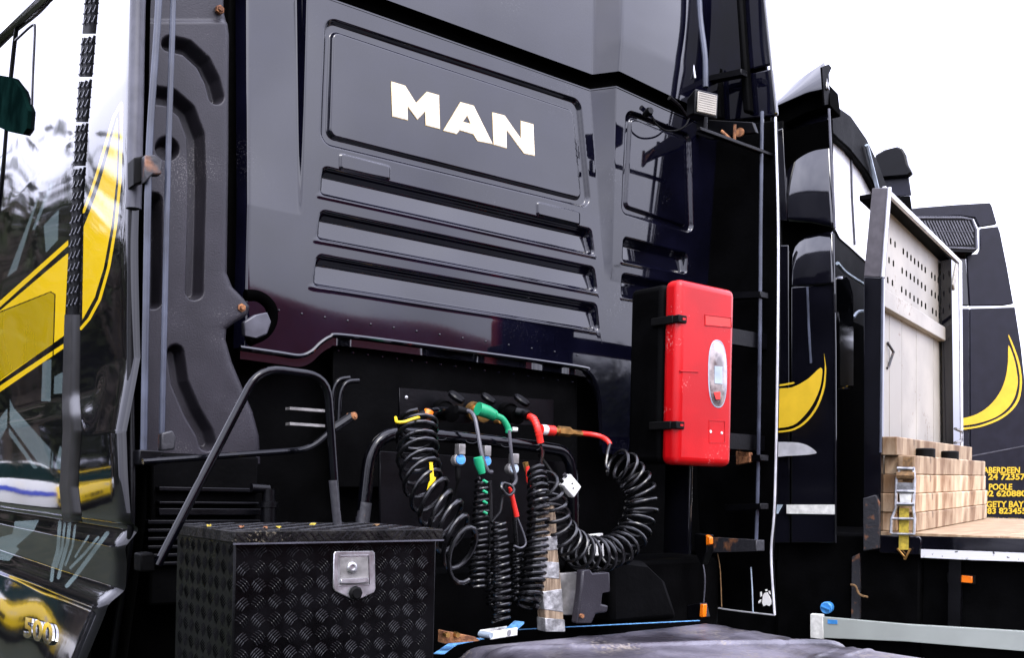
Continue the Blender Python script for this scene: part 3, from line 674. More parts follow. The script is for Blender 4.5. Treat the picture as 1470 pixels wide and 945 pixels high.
# bits at the deck right
m = MB(); m.prism([at_y(*q, 2.32) for q in ((799, 824), (832, 822), (831, 884), (799, 884))], (0, 0.02, 0)); m.build('grey_plate', 'dullsteel', T1, bevel=0.003)
m = MB(); m.prism([at_y(*q, 2.24) for q in ((836, 820), (848, 818), (852, 824), (876, 822), (877, 850), (866, 852), (864, 868), (874, 870), (872, 880), (856, 882), (850, 896), (828, 896), (834, 850))], (0, 0.03, 0)); m.build('deck_bracket', 'greyplastic', T1, bevel=0.006)
MB().lathe(at_y(835, 885, 2.235), (0, -1, 0), [(-0.01, 0.007), (0.006, 0.007)], 6).build('bolt', 'rust', T1)
m = MB(); m.prism([at_y(*q, 2.36) for q in ((878, 800), (925, 806), (958, 838), (975, 890), (878, 900))], (0, 0.25, 0)); m.build('mudguard', 'matte', T1, bevel=0.02)
MB().box((0.98, 1.30, 0.90), (2.95, 2.62, 0.945)).build('deck_plate', 'matte', T1, bevel=0.004)
m = MB(); m.prism([at_y(*q, 2.2) for q in ((637, 906), (682, 915), (690, 921), (637, 925))], (0, 0.03, 0)); fb = m.build('front_bracket', 'rust', T1, bevel=0.003)
for px in (641, 655): MB().lathe(at_y(px, 912, 2.195), (0, -1, 0), [(-0.01, 0.008), (0.008, 0.008)], 6).build('bolt', 'brass', fb)
# white relay box behind looped hose
m = MB(); m.prism([at_y(*q, 2.5) for q in ((848, 768), (866, 766), (868, 808), (850, 810))], (0, 0.02, 0)); m.build('white_tag', 'whitep', T1, bevel=0.003)

# ---- right deflector (inner face towards the camera)
def xplate(name, pl, X, th, mt, bevel=0.006, parent=T1):
    return MB().prism([at_x(px, py, X) for px, py in pl], (th, 0, 0)).build(name, mt, parent, bevel=bevel)
xplate('side_deflector', [(1000, 186), (1113, 172), (1117, 330), (1116, 520), (1112, 720), (1107, 795), (1112, 884), (1010, 872), (1000, 700)], 3.18, 0.02, 'matte')
MB().tube(smooth_path([at_x(*q, 3.178) for q in ((1113, 168), (1117, 330), (1116, 520), (1112, 720), (1107, 795), (1112, 884))], 6), 0.0048, 8).build('deflector_edge', 'alu', T1)
MB().tube([at_x(*q, 3.178) for q in ((1112, 884), (1060, 878), (1012, 871))], 0.0035, 6).build('deflector_edge', 'alu', T1)
xplate('roof_deflector', [(1000, -90), (1086, -90), (1097, 0), (1106, 92), (1040, 108), (1000, 120)], 3.18, 0.02, 'wallpaint')
xplate('roof_deflector', [(1040, 113), (1107, 98), (1114, 162), (1112, 166), (1000, 178), (1000, 126)], 3.185, 0.02, 'wallpaint')
MB().tube([at_x(*q, 3.18) for q in ((1086, -90), (1097, 0), (1114, 162))], 0.005, 8).build('deflector_edge', 'paint', T1)
xplate('deflector_backing', [(990, -90), (1080, -90), (1090, 0), (1106, 162), (1106, 190), (990, 200)], 3.202, 0.012, 'matte', 0)
# ribs on the inner face
for pl in ([(1008, -90), (1022, -90), (1030, 60), (1034, 170), (1018, 172), (1010, 60)], [(1050, -90), (1058, -90), (1068, 60), (1076, 160), (1066, 162), (1060, 60)]): xplate('deflector_rib', pl, 3.15, 0.035, 'matte', 0.01)
xplate('deflector_brace', [(1012, 109), (1064, 98), (1064, 107), (1012, 117)], 3.10, 0.04, 'satin', 0.003)
xplate('deflector_brace', [(990, 170), (1080, 175), (1085, 190), (1062, 192), (1020, 200), (990, 190)], 3.05, 0.02, 'satin', 0.003)
for py in (420, 655, 725): xplate('deflector_brace', [(1040, py), (1092, py-2), (1092, py+7), (1040, py+9)], 3.10, 0.05, 'satin', 0.003)
xplate('rusty_brace', [(1020, 772), (1086, 776), (1086, 792), (1020, 794)], 3.08, 0.05, 'steelrust', 0.003)
xplate('amber_bracket', [(1056, 648), (1076, 650), (1076, 664), (1056, 668)], 3.09, 0.02, 'rust', 0.003)
tx = lambda name, l, X, r, mt: MB().tube(smooth_path([at_x(px, py, X) for px, py in l], 5), r, 8).build(name, mt, T1)
tx('support_tube', [(1002, -60), (1005, 20), (1012, 80), (1013, 125)], 2.98, 0.0115, 'tubegrey')
tx('support_tube', [(1094, 160), (1092, 330), (1091, 480), (1088, 690), (1085, 790)], 3.12, 0.0075, 'tubegrey')
tx('painted_edge_highlight', [(976, -60), (981, 4), (988, 45), (998, 112)], 3.0, 0.0042, 'alu')  # bright sky highlight along an edge, put in as a pale strip
tx('cable', [(1030, 795), (1034, 820), (1036, 872)], 3.10, 0.0022, 'strapdark'); tx('cable', [(1078, 815), (1080, 850), (1081, 880)], 3.14, 0.0028, 'palegrey')
tx('cable', [(1007, 800), (1012, 830), (1010, 870)], 3.0, 0.003, 'edgegrey')
m = MB()
for pl in ([(1095, 856), (1097, 852), (1101, 851), (1104, 856), (1107, 862), (1107, 868), (1104, 871), (1100, 869), (1096, 871), (1094, 866)], [(1091, 851), (1093, 850), (1093.5, 856), (1091.5, 858)], [(1098, 847), (1101, 846.5), (1101, 849), (1099, 849.5)], [(1103, 849), (1105, 849), (1106, 854), (1104, 853)], [(1090, 862), (1092.5, 861), (1092, 865), (1089, 867), (1088.5, 865)], [(1108, 853), (1109.5, 854), (1109, 858), (1108, 857)]):
    m.prism([at_x(*q, 3.176) for q in pl], (0.003, 0, 0))
sp_ = m.build('paint_splash', 'letterwhite', T1); sp_['kind'] = 'stuff'
xplate('marker_housing', [(996, 766), (1015, 768), (1015, 792), (1006, 812), (996, 790)], 2.86, 0.04, 'satin', 0.004)
xplate('amber_marker', [(1013, 768), (1019, 772), (1019, 782), (1013, 784)], 2.85, 0.02, 'orange', 0.003)
xplate('marker_housing', [(985, 870), (1005, 866), (1010, 888), (985, 890)], 2.75, 0.04, 'satin', 0.004)
xplate('amber_marker', [(1005, 868), (1010, 868), (1009, 887), (1004, 887)], 2.74, 0.02, 'orange', 0.003)
# rusty hook
MB().tube(fillet([at_x(*q, 3.0) for q in ((1036, 188), (1054, 205), (1055, 179))], 0.012), 0.006, 8).build('hook', 'rust', T1)
MB().lathe(at_x(1062, 190, 3.03), (-1, -0.3, 0), [(-0.004, 0.018), (0.004, 0.018)], 14).build('hook_washer', 'rust', T1)

# ================================================================== things on the near truck
# ---- chequer-plate tool box
TF = 1.90
tl = at_y(337, 763, TF-0.02); tr = at_y(637, 757.5, TF-0.02); ztop = at_y(400, 762, TF-0.02).z
bx0, bx1, zbot = tl.x+0.008, tr.x-0.006, ztop-0.42; TB = TF+0.34
TBX = thing('tool_box', 'black chequer plate tool box with silver paddle latch in front of grab rail', 'tool box', ((bx0+bx1)/2, TF+0.17, zbot))
body = MB().box((bx0, TF, zbot), (bx1, TB, ztop-0.004)).build('body', 'chequer', TBX, bevel=0.004)
zl = ztop-0.026
lid = MB().box((tl.x, TF-0.02, zl), (tr.x, TB+0.01, ztop)).build('lid', 'deckdirt', TBX, bevel=0.003)
MB().box((tl.x-0.001, TF-0.0215, zl-0.002), (tr.x+0.001, TF-0.015, zl+0.0015)).build('lid_edge', 'edgegrey', lid)
def treads(o, ux, uz, n, w_, h_, pitch=0.036, jit=0.0):
    m = MB(); ux, uz, n = Vector(ux), Vector(uz), Vector(n); i = 0
    ni, nj = int(w_/pitch), int(h_/pitch)
    for i in range(ni+1):
        for j in range(nj+1):
            c = Vector(o)+ux*((i+0.5)*pitch)+uz*((j+0.5)*pitch)
            s = 1 if (i+j) % 2 else -1
            a = (ux+uz*s).normalized(); b = (uz-ux*s).normalized()
            for k in range(5):
                L_ = 0.0145*(1-0.12*abs(k-2)); cc = c+b*((k-2)*0.0056)
                # curved ridge from two short facets
                if abs((cc-Vector(o)).dot(ux)-w_/2) > w_/2-0.012 or abs((cc-Vector(o)).dot(uz)-h_/2) > h_/2-0.010: continue
                e = [cc-a*L_, cc+b*0.002, cc+a*L_]
                for p, q in ((e[0], e[1]), (e[1], e[2])):
                    m.add([p-b*0.0009, q-b*0.0014, q+b*0.0014, p+b*0.0009, (p+q)/2*0.35+q*0.65*1.0+(p-p)+n*0.0014 if p is e[0] else q*0.35*0+(p*0.65+(p+q)/2*0.35)+n*0.0014], [(0, 1, 4), (1, 2, 4), (2, 3, 4), (3, 0, 4)])
    return m
t = treads((bx0, TF-0.0002, zbot), (1, 0, 0), (0, 0, 1), (0, -1, 0), bx1-bx0, ztop-zbot-0.028).build('tread_ridges', 'tread', body); t['kind'] = 'stuff'
t = treads((bx0-0.0002, TF, zbot), (0, 1, 0), (0, 0, 1), (-1, 0, 0), TB-TF, ztop-zbot-0.028).build('tread_ridges', 'matte', body); t['kind'] = 'stuff'
t = treads((tl.x, TF-0.02, ztop+0.0002), (1, 0, 0), (0, 1, 0), (0, 0, 1), tr.x-tl.x, TB-TF+0.02).build('tread_ridges', 'tread', lid); t['kind'] = 'stuff'
m = MB(); n_ = int((tr.x-tl.x)/0.018)
for i in range(n_):
    c = Vector((tl.x+0.012+i*0.018, TF-0.0202, (zl+ztop)/2)); s = 1 if (i//4) % 2 else -1
    m.obox(c, Vector((0.008*s, 0, 0.008)), Vector((0, 0.001, 0)), Vector((-0.0012*s, 0, 0.0012)))
m.build('tread_ridges', 'tread', lid)['kind'] = 'stuff'
# latch
lt = MB().prism([at_y(*q, TF-0.002) for q in ((480, 792), (535, 791), (537, 794), (538, 845), (536, 851), (512, 862), (506, 862), (480, 849), (477, 844), (478, 795))], (0, -0.004, 0)).build('latch_plate', 'steel', TBX, bevel=0.0015)
def frame_px(l, w_, Y, mt, parent, name):
    p = [at_y(*q, Y) for q in l]; MB().tube(p+[p[0]], w_, 6, False).build(name, mt, parent)
frame_px([(487, 799), (529, 798), (530, 840), (487, 842)], 0.0022, TF-0.006, 'steel', lt, 'latch_rim')
MB().prism([at_y(*q, TF-0.0062) for q in ((488, 801), (528, 800), (529, 839), (488, 841))], (0, -0.001, 0)).build('latch_dish', 'dullsteel', lt)
c = at_y(504, 815, TF-0.007); MB().lathe(c, (0, -1, 0), [(0, 0.012), (0.006, 0.012), (0.008, 0.009), (0.008, 0.006), (0.005, 0.006), (0.005, 0)], 18).build('key_lock', 'steel', lt)
MB().prism([at_y(*q, TF-0.008) for q in ((488, 832), (528, 830), (528, 836), (510, 838), (488, 838))], (0, -0.006, 0)).build('paddle', 'steel', lt, bevel=0.001)
c = at_y(510, 852, TF-0.008); MB().lathe(c, (0, -1, 0), [(0, 0.016), (0.004, 0.016), (0.007, 0.011), (0.010, 0.011), (0.010, 0)], 8).build('lock_cover', 'rubber', lt)
# fallen leaves on the lid
for i, (px, py, mt) in enumerate(((346, 759, 'rust'), (381, 760, 'rust'), (300, 757, 'strap'), (400, 759.5, 'strap'), (449, 755, 'strap'), (540, 756, 'strapdark'))):
    p = at_z(px, py, ztop+0.002); p.z = ztop+0.003; s = 0.006
    a = random.random()*6; vs = [p+Vector((s*math.cos(a+k*1.05)*(1.5 if k % 3 == 0 else 0.8), s*math.sin(a+k*1.05)*(1.5 if k % 3 == 0 else 0.8), 0.0035*(k % 2))) for k in range(6)]
    o = recenter(MB().prism(vs, (0, 0, 0.0012)).build('fallen_leaf', mt)); tag(o, 'small dry leaf scrap lying on tool box lid', 'leaf', 'leaf scraps on the tool box lid')

# ---- coiled hoses
def coil_pts(cl, R, turns, per=16, ph=0.0, tilt=0.25, warp=1.0, tilt2=None):
    cl = smooth_path(cl, 14); d = [0]
    for a, b in zip(cl[:-1], cl[1:]): d.append(d[-1]+(b-a).length)
    tot = d[-1]; n = int(turns*per); out_ = []
    D = np.array(d); C = np.array([tuple(p) for p in cl])
    N = Vector((0, -1, 0)); Tprev = None
    for i in range(n+1):
        s = tot*(i/n)**warp; tl_ = tilt if tilt2 is None else tilt+(tilt2-tilt)*(i/n)**2; p = Vector([np.interp(s, D, C[:, k]) for k in range(3)]); p2 = Vector([np.interp(min(s+0.01, tot), D, C[:, k]) for k in range(3)]); p1 = Vector([np.interp(max(s-0.01, 0), D, C[:, k]) for k in range(3)])
        T = (p2-p1).normalized(); N = (N-T*N.dot(T)).normalized(); B = T.cross(N)
        rr_ = np.interp(i/n, np.linspace(0, 1, len(R)), R)*(1+0.05*math.sin(i*0.21+ph)); a = 2*PI*i/per+ph
        out_.append(p+(N*math.cos(a)+B*math.sin(a))*rr_-T*(rr_*tl_*math.cos(a)))
    return out_
def py3(l, Y): return [at_y(q[0], q[1], q[2] if len(q) > 2 else Y) for q in l]
def hose(label, cl, Y, R, turns, wr, base, ph=0.0, mt='coil', pre=(), post=(), per=16, name='coiled_hose', cat='hose', **kw):
    h = thing(name, label, cat, base)
    pts = list(pre)+coil_pts(py3(cl, Y), R, turns, per, ph, **kw)+list(post)
    MB().tube(pts, wr, 8).build('coil', mt, h); return h
def tubep(l, Y, r, name, mt, parent, seg=8, n=6):
    return MB().tube(smooth_path(py3(l, Y), n), r, seg).build(name, mt, parent)

H = hose('thick black coiled hose drooping over tool box corner, yellow tie at its top', [(600, 604, 2.30), (599, 640, 2.28), (604, 680, 2.25), (619, 715, 2.22), (640, 748, 2.2), (660, 785, 2.18), (668, 806, 2.16)], 2.3,
         [0.050, 0.053, 0.054, 0.054, 0.058, 0.060, 0.050], 12.5, 0.0066, at_y(668, 815, 2.2), 0.6, warp=1.3, tilt2=1.0)
tubep([(596, 604), (606, 597), (618, 592)], 2.33, 0.013, 'end_fitting', 'rubber', H, 12)
tubep([(612, 600), (616, 590)], 2.325, 0.0142, 'orange_collar', 'orange', H, 12)
tubep([(618, 592, 2.34), (628, 590, 2.38), (640, 589, 2.5)], 2.4, 0.012, 'elbow', 'tube', H, 12)
tubep([(568, 600, 2.27), (570, 606, 2.24), (580, 606, 2.23), (592, 602, 2.24), (603, 599, 2.26)], 2.25, 0.0042, 'yellow_tie', 'yellowp', H)
for pl in ([(617, 664), (621, 664), (623, 684), (618, 690)], [(621, 684), (626, 686), (621, 702), (613, 707), (616, 694)]): MB().prism(py3(pl, 2.19), (0, 0.003, 0)).build('yellow_tape', 'yellowp', H)

H = hose('slim black coiled hose with green collar at its top', [(692, 688), (690, 740), (688, 790), (684, 845)], 2.30, [0.017, 0.021, 0.022, 0.024, 0.024], 19, 0.0046, at_y(684, 850, 2.3), 1.0)
MB().tube(py3([(686, 657), (688, 666), (692, 680)], 2.32), [0.014, 0.015, 0.011], 12).build('green_collar', 'green', H)
for k in range(4): tubep([(694, 690+k*15), (699, 693+k*15)], 2.275, 0.004, 'green_tape', 'green', H)
H = hose('thin black coiled cable with red sleeve between two other coils', [(716, 748), (718, 800), (720, 850), (719, 892)], 2.28, [0.020, 0.024, 0.026, 0.027, 0.024], 15, 0.0048, at_y(719, 894, 2.28), 2.0,
         pre=smooth_path(py3([(733, 697, 2.27), (722, 694, 2.26), (720, 702, 2.25), (730, 712, 2.25), (738, 704, 2.26), (730, 696, 2.27), (722, 712, 2.28), (718, 735, 2.28)], 2.27), 5), name='coiled_cable', cat='cable')
MB().tube(py3([(732, 700), (736, 716), (742, 742)], 2.285), [0.006, 0.007, 0.008], 10).build('red_sleeve', 'red', H)
tubep([(742, 742), (750, 762), (755, 780), (748, 787), (738, 784)], 2.285, 0.0028, 'lead', 'cable', H)
H = hose('short black coil hanging just behind the green collared hose', [(705, 792), (706, 830), (708, 872)], 2.40, [0.017, 0.019, 0.018], 9, 0.0045, at_y(708, 875, 2.4), 0.2)
tubep([(703, 690), (704, 740), (705, 792)], 2.41, 0.007, 'straight_end', 'coil', H)
H = hose('short black coil hanging behind the thickest straight hose', [(742, 790), (743, 825), (742, 862)], 2.40, [0.018, 0.02, 0.019], 8, 0.0045, at_y(742, 864, 2.4), 1.2)
tubep([(735, 688), (738, 740), (742, 790)], 2.41, 0.007, 'straight_end', 'coil', H)
H = hose('tight black coiled hose with ribbed red sleeve, hanging beside splintered post', [(771, 676, 2.32), (773, 715), (772, 760), (768, 810), (762, 850), (756, 872)], 2.29, [0.026, 0.030, 0.030, 0.032, 0.034, 0.033], 21, 0.0058, at_y(756, 880, 2.29), 0.0,
         pre=smooth_path(py3([(776, 640, 2.42), (779, 652, 2.38), (776, 666, 2.33)], 2.35), 5))
MB().tube(smooth_path(py3([(757, 597, 2.47), (766, 602, 2.44), (772, 616, 2.42), (776, 636, 2.42)], 2.42), 8), 0.0115, 12).build('red_sleeve', 'red', H)
rm = MB()
for k in range(7):
    a = smooth_path(py3([(757, 597, 2.47), (766, 602, 2.44), (772, 616, 2.42), (776, 636, 2.42)], 2.42), 8)
    i = 7+2*k; rm.tube([a[i], a[i]+(a[i+1]-a[i]).normalized()*0.004], 0.0128, 12)
rm.build('sleeve_ribs', 'red', H)
tubep([(742, 592, 2.5), (752, 594, 2.48), (758, 598, 2.46)], 2.48, 0.017, 'plug', 'satin', H, 14)
MB().tube(py3([(754, 664), (757, 676)], 2.36), 0.009, 8).build('brass_end', 'brass', H)
MB().tube(py3([(757, 670), (759, 690), (763, 703)], 2.355), [0.0065, 0.008, 0.006], 8).build('red_stub', 'red', H)

H = hose('large black coiled hose looped in a ring, red hose and brass coupling at its end', [(884, 664), (900, 674), (913, 692), (920, 716), (917, 745), (904, 772), (884, 790), (858, 797), (832, 791), (811, 774), (797, 752), (791, 726), (786, 704), (778, 692)], 2.31,
         [0.048, 0.052, 0.053, 0.053, 0.053, 0.054, 0.052, 0.050, 0.042], 25, 0.0058, at_y(858, 822, 2.31), 2.2,
         pre=smooth_path(py3([(876, 637, 2.36), (872, 652, 2.34), (870, 668, 2.33), (874, 676, 2.31)], 2.34), 5), per=18)
tubep([(776, 617, 2.42), (795, 619, 2.42)], 2.42, 0.0165, 'white_red_ferrule', 'red', H, 14); tubep([(777, 617.2), (784, 618)], 2.4195, 0.0168, 'white_band', 'whitep', H, 14)
MB().tube(py3([(795, 619), (800, 619), (801, 618.8), (818, 620.5), (819, 620.7), (835, 623)], 2.42), [0.010, 0.010, 0.0165, 0.0165, 0.010, 0.010], 6).build('brass_coupling', 'brass', H)
tubep([(833, 622.5, 2.42), (848, 624, 2.42), (862, 627, 2.40), (872, 633, 2.37), (876, 639, 2.36)], 2.4, 0.0085, 'red_hose', 'red', H, 10)

# ---- plug leads
H = thing('plug_lead', 'grey lead with bright green plug bending down from middle socket', 'cable', at_y(742, 697, 2.42))
MB().tube(py3([(686, 587), (700, 592), (710, 597)], 2.46), [0.0215, 0.0205, 0.017], 16).build('green_plug', 'green', H)
MB().tube(smooth_path(py3([(709, 596), (720, 601), (727, 610), (731, 620)], 2.455), 6), [0.015]+[0.0105]*16+[0.0135]*2, 12).build('green_boot', 'green', H)
tubep([(731, 618), (733, 640), (736, 668), (741, 688), (736, 697), (727, 697)], 2.39, 0.0052, 'lead', 'cable', H)
MB().lathe(at_y(739, 617, 2.42), (1, -0.3, 0), [(-0.008, 0.007), (0.008, 0.007)], 10).build('white_stub', 'whitep', H)
H = thing('plug_lead', 'grey lead hanging from lidded black socket beside the green plug', 'cable', at_y(706, 680, 2.36))
tubep([(668, 590, 2.45), (676, 592, 2.43), (682, 602, 2.40), (687, 628, 2.38), (692, 655, 2.365), (700, 676, 2.36), (706, 678, 2.37)], 2.4, 0.0062, 'lead', 'cable', H)
MB().tube(py3([(655, 588), (671, 591)], 2.45), [0.013, 0.010], 10).build('plug', 'rubber', H)

# white two-pin connector
c = at_y(818, 698, 2.28); ax = (at_y(832, 713, 2.28)-at_y(807, 683, 2.28)).normalized(); ay = Vector((0, -1, 0)); ay = (ay-ax*ay.dot(ax)).normalized(); az = ax.cross(ay)
H = thing('power_connector', 'white two pin power connector hanging inside the looped hose', 'connector', c)
k = MB().obox(c, ax*0.030, ay*0.013, az*0.023).build('housing', 'whitep', H, bevel=0.003)
for s in (-1, 1):
    MB().tube([c-ax*0.028+az*0.011*s, c-ax*0.042+az*0.011*s], 0.006, 8).build('pin', 'steelrust' if s < 0 else 'rubber', H)
    MB().lathe(c+ay*0.0125+ax*0.006*s+az*0.004*s, ay, [(0, 0.003), (0.0015, 0.003)], 8).build('screw', 'rubber', k)
MB().tube(smooth_path([c+ax*0.028, c+ax*0.05+Vector((0, .03, 0)), c+ax*0.04+Vector((0.02, 0.1, 0.03)), c+Vector((0.03, 0.19, 0.10))], 6), 0.006, 8).build('lead', 'rubber', H)

# splintered post wrapped with tape
P_ = thing('wooden_post', 'splintered wooden post wrapped in silver tape beside hanging hoses', 'post', at_y(795, 905, 2.30))
l = [(783, 735), (791, 731), (796, 726), (799, 745), (801, 790), (806, 840), (811, 907), (785, 907), (780, 850), (778, 790), (779, 760)]
pw = MB().prism(py3(l, 2.29), (0, 0.04, 0)).build('post', 'oldwood', P_, bevel=0.004)
for l in ([(776, 772), (800, 769), (802, 790), (777, 792)], [(777, 806), (803, 808), (804, 832), (778, 830)], [(779, 850), (807, 846), (809, 880), (782, 876)], [(783, 888), (811, 890), (812, 908), (784, 908)]):
    MB().prism(py3(l, 2.288), (0, 0.044, 0)).build('tape', 'tape', pw, bevel=0.003)

# ---- fire extinguisher cabinet
YC = 2.24
fl_t = at_y(976, 401, YC); fr_t = at_y(1057, 413, YC); bz = at_y(1010, 669, YC).z; tz = at_y(1010, 406, YC).z
cx0, cx1 = fl_t.x, fr_t.x
EC = thing('extinguisher_cabinet', 'red and black fire extinguisher cabinet with oval window on cab corner', 'cabinet', ((cx0+cx1)/2, YC+0.1, bz))
dr = MB().box((cx0, YC, bz), (cx1, YC+0.075, tz)).build('door', 'redbox', EC, bevel=0.026, seg=4)
MB().box((cx0+0.004, YC+0.078, bz+0.006), (cx1-0.004, YC+0.24, tz-0.006)).build('case', 'matte', EC, bevel=0.022, seg=3)
MB().box((cx1-0.12, YC+0.22, bz+0.08), (3.19, YC+0.25, bz+0.14)).build('mounting_bar', 'satin', EC); MB().box((cx1-0.12, YC+0.22, tz-0.14), (3.19, YC+0.25, tz-0.08)).build('mounting_bar', 'satin', EC)
def fz(px, py): return at_y(px, py, YC)
for (py) in (458, 611):
    k = fz(978, py); z = k.z
    b = MB().box((cx0-0.010, YC+0.02, z-0.014), (cx0+0.002, YC+0.12, z+0.014)); b.box((cx0-0.006, YC-0.005, z-0.013), (cx0+0.034, YC+0.02, z+0.013))
    b = b.build('latch', 'rubber', EC, bevel=0.003)
    MB().box((cx0+0.012, YC-0.0065, z-0.004), (cx0+0.026, YC-0.003, z+0.004)).build('latch_slot', 'redbox', b)
# handle recess rim, oval window, notice plate
def ringpx(l, r, mt, name): p = [fz(*q) for q in l]; MB().tube(p+[p[0]], r, 6, False).build(name, mt, dr)
ringpx([(1012, 452), (1049, 456), (1050, 470), (1012, 467)], 0.0028, 'redbox', 'handle_recess_rim')
MB().prism([fz(*q)+Vector((0, -0.0006, 0)) for q in ((1013, 453), (1048, 457), (1049, 469), (1013, 466))], (0, 0.004, 0)).build('handle_recess', 'red', dr)
oc = [(fz(1030+12.8*math.copysign(abs(math.cos(t))**0.8, math.cos(t)), 537+48*math.copysign(abs(math.sin(t))**0.75, math.sin(t))+math.cos(t)*2)) for t in np.linspace(0, 2*PI, 36, endpoint=False)]
M['window'] = mat('scuffed_clear_window', (0.10, 0.08, 0.08), 0.12, scale=22, c2=(0.36, 0.31, 0.30), cpos=(0.38, 0.6), coat=0.5)
cen = sum(oc, Vector())/len(oc)
wn = MB().add([p+Vector((0, -0.001, 0)) for p in oc]+[cen+(p-cen)*0.75+Vector((0, -0.010, 0)) for p in oc]+[cen+Vector((0, -0.012, 0))], [(i, (i+1) % 36, 36+(i+1) % 36, 36+i) for i in range(36)]+[(36+i, 36+(i+1) % 36, 72) for i in range(36)]).build('oval_window', 'window', dr)
MB().tube(oc+[oc[0]], 0.0022, 6, False).build('window_rim', 'palegrey', dr)
MB().prism([fz(*q)+Vector((0, -0.0125, 0)) for q in ((1022, 526), (1033, 527), (1033, 552), (1022, 551))], (0, 0.001, 0)).build('inspection_label', 'palegrey', dr)
MB().prism([fz(*q)+Vector((0, -0.0122, 0)) for q in ((1021, 564), (1030, 563), (1030, 574), (1024, 574))], (0, 0.001, 0)).build('extinguisher_glimpse', 'red', dr)
ringpx([(1018, 604), (1040, 605), (1040, 636), (1018, 636)], 0.0018, 'redbox', 'notice_rim')
for q in ((1020, 620), (1036, 622)): MB().lathe(fz(*q), (0, -1, 0), [(-0.001, 0.006), (0.002, 0.005)], 8).build('notice_rivet', 'whitep', dr)
for py in (533,): MB().tube([fz(976, py)+Vector((0.0, 0, 0)), fz(1002, py+1)], 0.003, 6).build('door_groove', 'redbox', dr)

# ---- work lamp
YLm = 2.46
WL = thing('work_lamp', 'square black work lamp with ribbed pale lens beside roof seam', 'lamp', at_y(1012, 185, YLm))
a = at_y(1000, 128, YLm); b = at_y(1028, 168, YLm); cx = (a.x+b.x)/2; cz = (at_y(1014, 132, YLm).z+at_y(1014, 166, YLm).z)/2; hw, hh = (b.x-a.x)/2*0.98, (at_y(1014, 130, YLm).z-at_y(1014, 168, YLm).z)/2
ct = Vector((cx, YLm, cz)); nn = Vector((-0.22, -0.97, -0.05)).normalized(); ux = Vector((0.97, -0.22, 0)).normalized(); uz = ux.cross(nn)*-1 if ux.cross(nn).z < 0 else ux.cross(nn)
hs_ = MB(); q = [ct+ux*hw*sx+uz*hh*sz for sx, sz in ((-1, -1), (1, -1), (1, 1), (-1, 1))]; bk = [ct-nn*0.075+ux*hw*0.7*sx+uz*hh*0.75*sz for sx, sz in ((-1, -1), (1, -1), (1, 1), (-1, 1))]
hs_.hexa(bk+q).build('housing', 'satin', WL, bevel=0.008, seg=3)
ln = MB().hexa([ct+nn*0.001+ux*hw*0.80*sx+uz*hh*0.78*sz for sx, sz in ((-1, -1), (1, -1), (1, 1), (-1, 1))]+[ct+nn*0.006+ux*hw*0.78*sx+uz*hh*0.76*sz for sx, sz in ((-1, -1), (1, -1), (1, 1), (-1, 1))]).build('lens', 'lampglass', WL, bevel=0.004)
rb = MB()
for k in range(9): z = -0.68+k*0.17; rb.obox(ct+nn*0.0065+uz*hh*z, ux*hw*0.74, uz*hh*0.03, nn*0.0012)
rb.build('lens_ribs', 'lampglass', ln)
MB().tube([ct-uz*hh, ct-uz*(hh+0.05)], 0.008, 8).build('stem', 'satin', WL)
MB().box((cx-0.04, YLm-0.01, cz-hh-0.062), (3.19, YLm+0.012, cz-hh-0.048)).build('bracket', 'satin', WL, bevel=0.003)
MB().tube(smooth_path([at_y(*p, 2.68) for p in ((936, 168), (942, 178), (955, 187), (972, 187), (984, 180), (990, 168))], 6), 0.0038, 8).build('cable', 'rubber', WL)
MB().lathe(at_y(932, 160, 2.70), (-0.2, -1, 0.1), [(-0.03, 0.012), (0.0, 0.017), (0.012, 0.012)], 14).build('sensor', 'satin', WL)
MB().tube([at_y(*p, 2.66) for p in ((961, 140), (975, 152), (988, 170))], [0.010, 0.008, 0.006], 8).build('grip', 'satin', WL)

# ---- sheet-covered load on the deck
n = 230; xs_ = np.linspace(0, 1, n); U, V = np.meshgrid(xs_, xs_, indexing='ij'); U = U.ravel(); V = V.ravel()
Xt = 1.60+1.10*U; Yt = 0.70+1.64*V
def fold(x, y, a, b, wd, hgt):
    a, b = np.array(a), np.array(b); e = b-a; P = np.stack([x, y], 1)-a; t = np.clip((P@e)/(e@e), 0, 1); d = np.linalg.norm(P-t[:, None]*e, axis=1); return hgt*np.exp(-(d/wd)**2)
Zt = np.full(len(Xt), 1.052)
ctr = [(1.62, 2.2), (1.9, 2.05), (2.25, 1.95), (2.66, 1.75)]
for a, b in zip(ctr[:-1], ctr[1:]): Zt = np.maximum(Zt, 1.052+fold(Xt, Yt, a, b, 0.014, 0.012))
for _ in range(34):
    c0 = np.array([random.uniform(1.6, 2.7), random.uniform(0.8, 2.3)]); an = random.uniform(-0.9, 0.5); L_ = random.uniform(0.1, 0.45)
    Zt += fold(Xt, Yt, c0, c0+L_*np.array([math.cos(an), math.sin(an)]), random.uniform(0.005, 0.022), random.uniform(0.002, 0.0055)*random.choice((1, 1, -1)))
Zt += 0.006*np.sin(Xt*3.1+1)*np.sin(Yt*2.6)
ed_ = np.minimum(np.minimum(U*1.10, (1-U)*1.10), (1-V)*1.64); Zt -= 0.10*np.exp(-ed_/0.018)+0.02*np.exp(-ed_/0.06)
Xt = Xt+0.012*np.sin(Yt*13)*((U < 0.02) | (U > 0.98))
TP = thing('sheeted_load', 'dark creased vinyl sheet tied over a low load on the deck', 'tarpaulin', (2.15, 1.5, 0.945))
gridmesh('sheet', np.stack([Xt, Yt, Zt], 1), n, n, 'tarp', TP)
MB().box((1.64, 0.74, 0.946), (2.66, 2.30, 1.02)).build('load', 'rubber', TP, bevel=0.03)
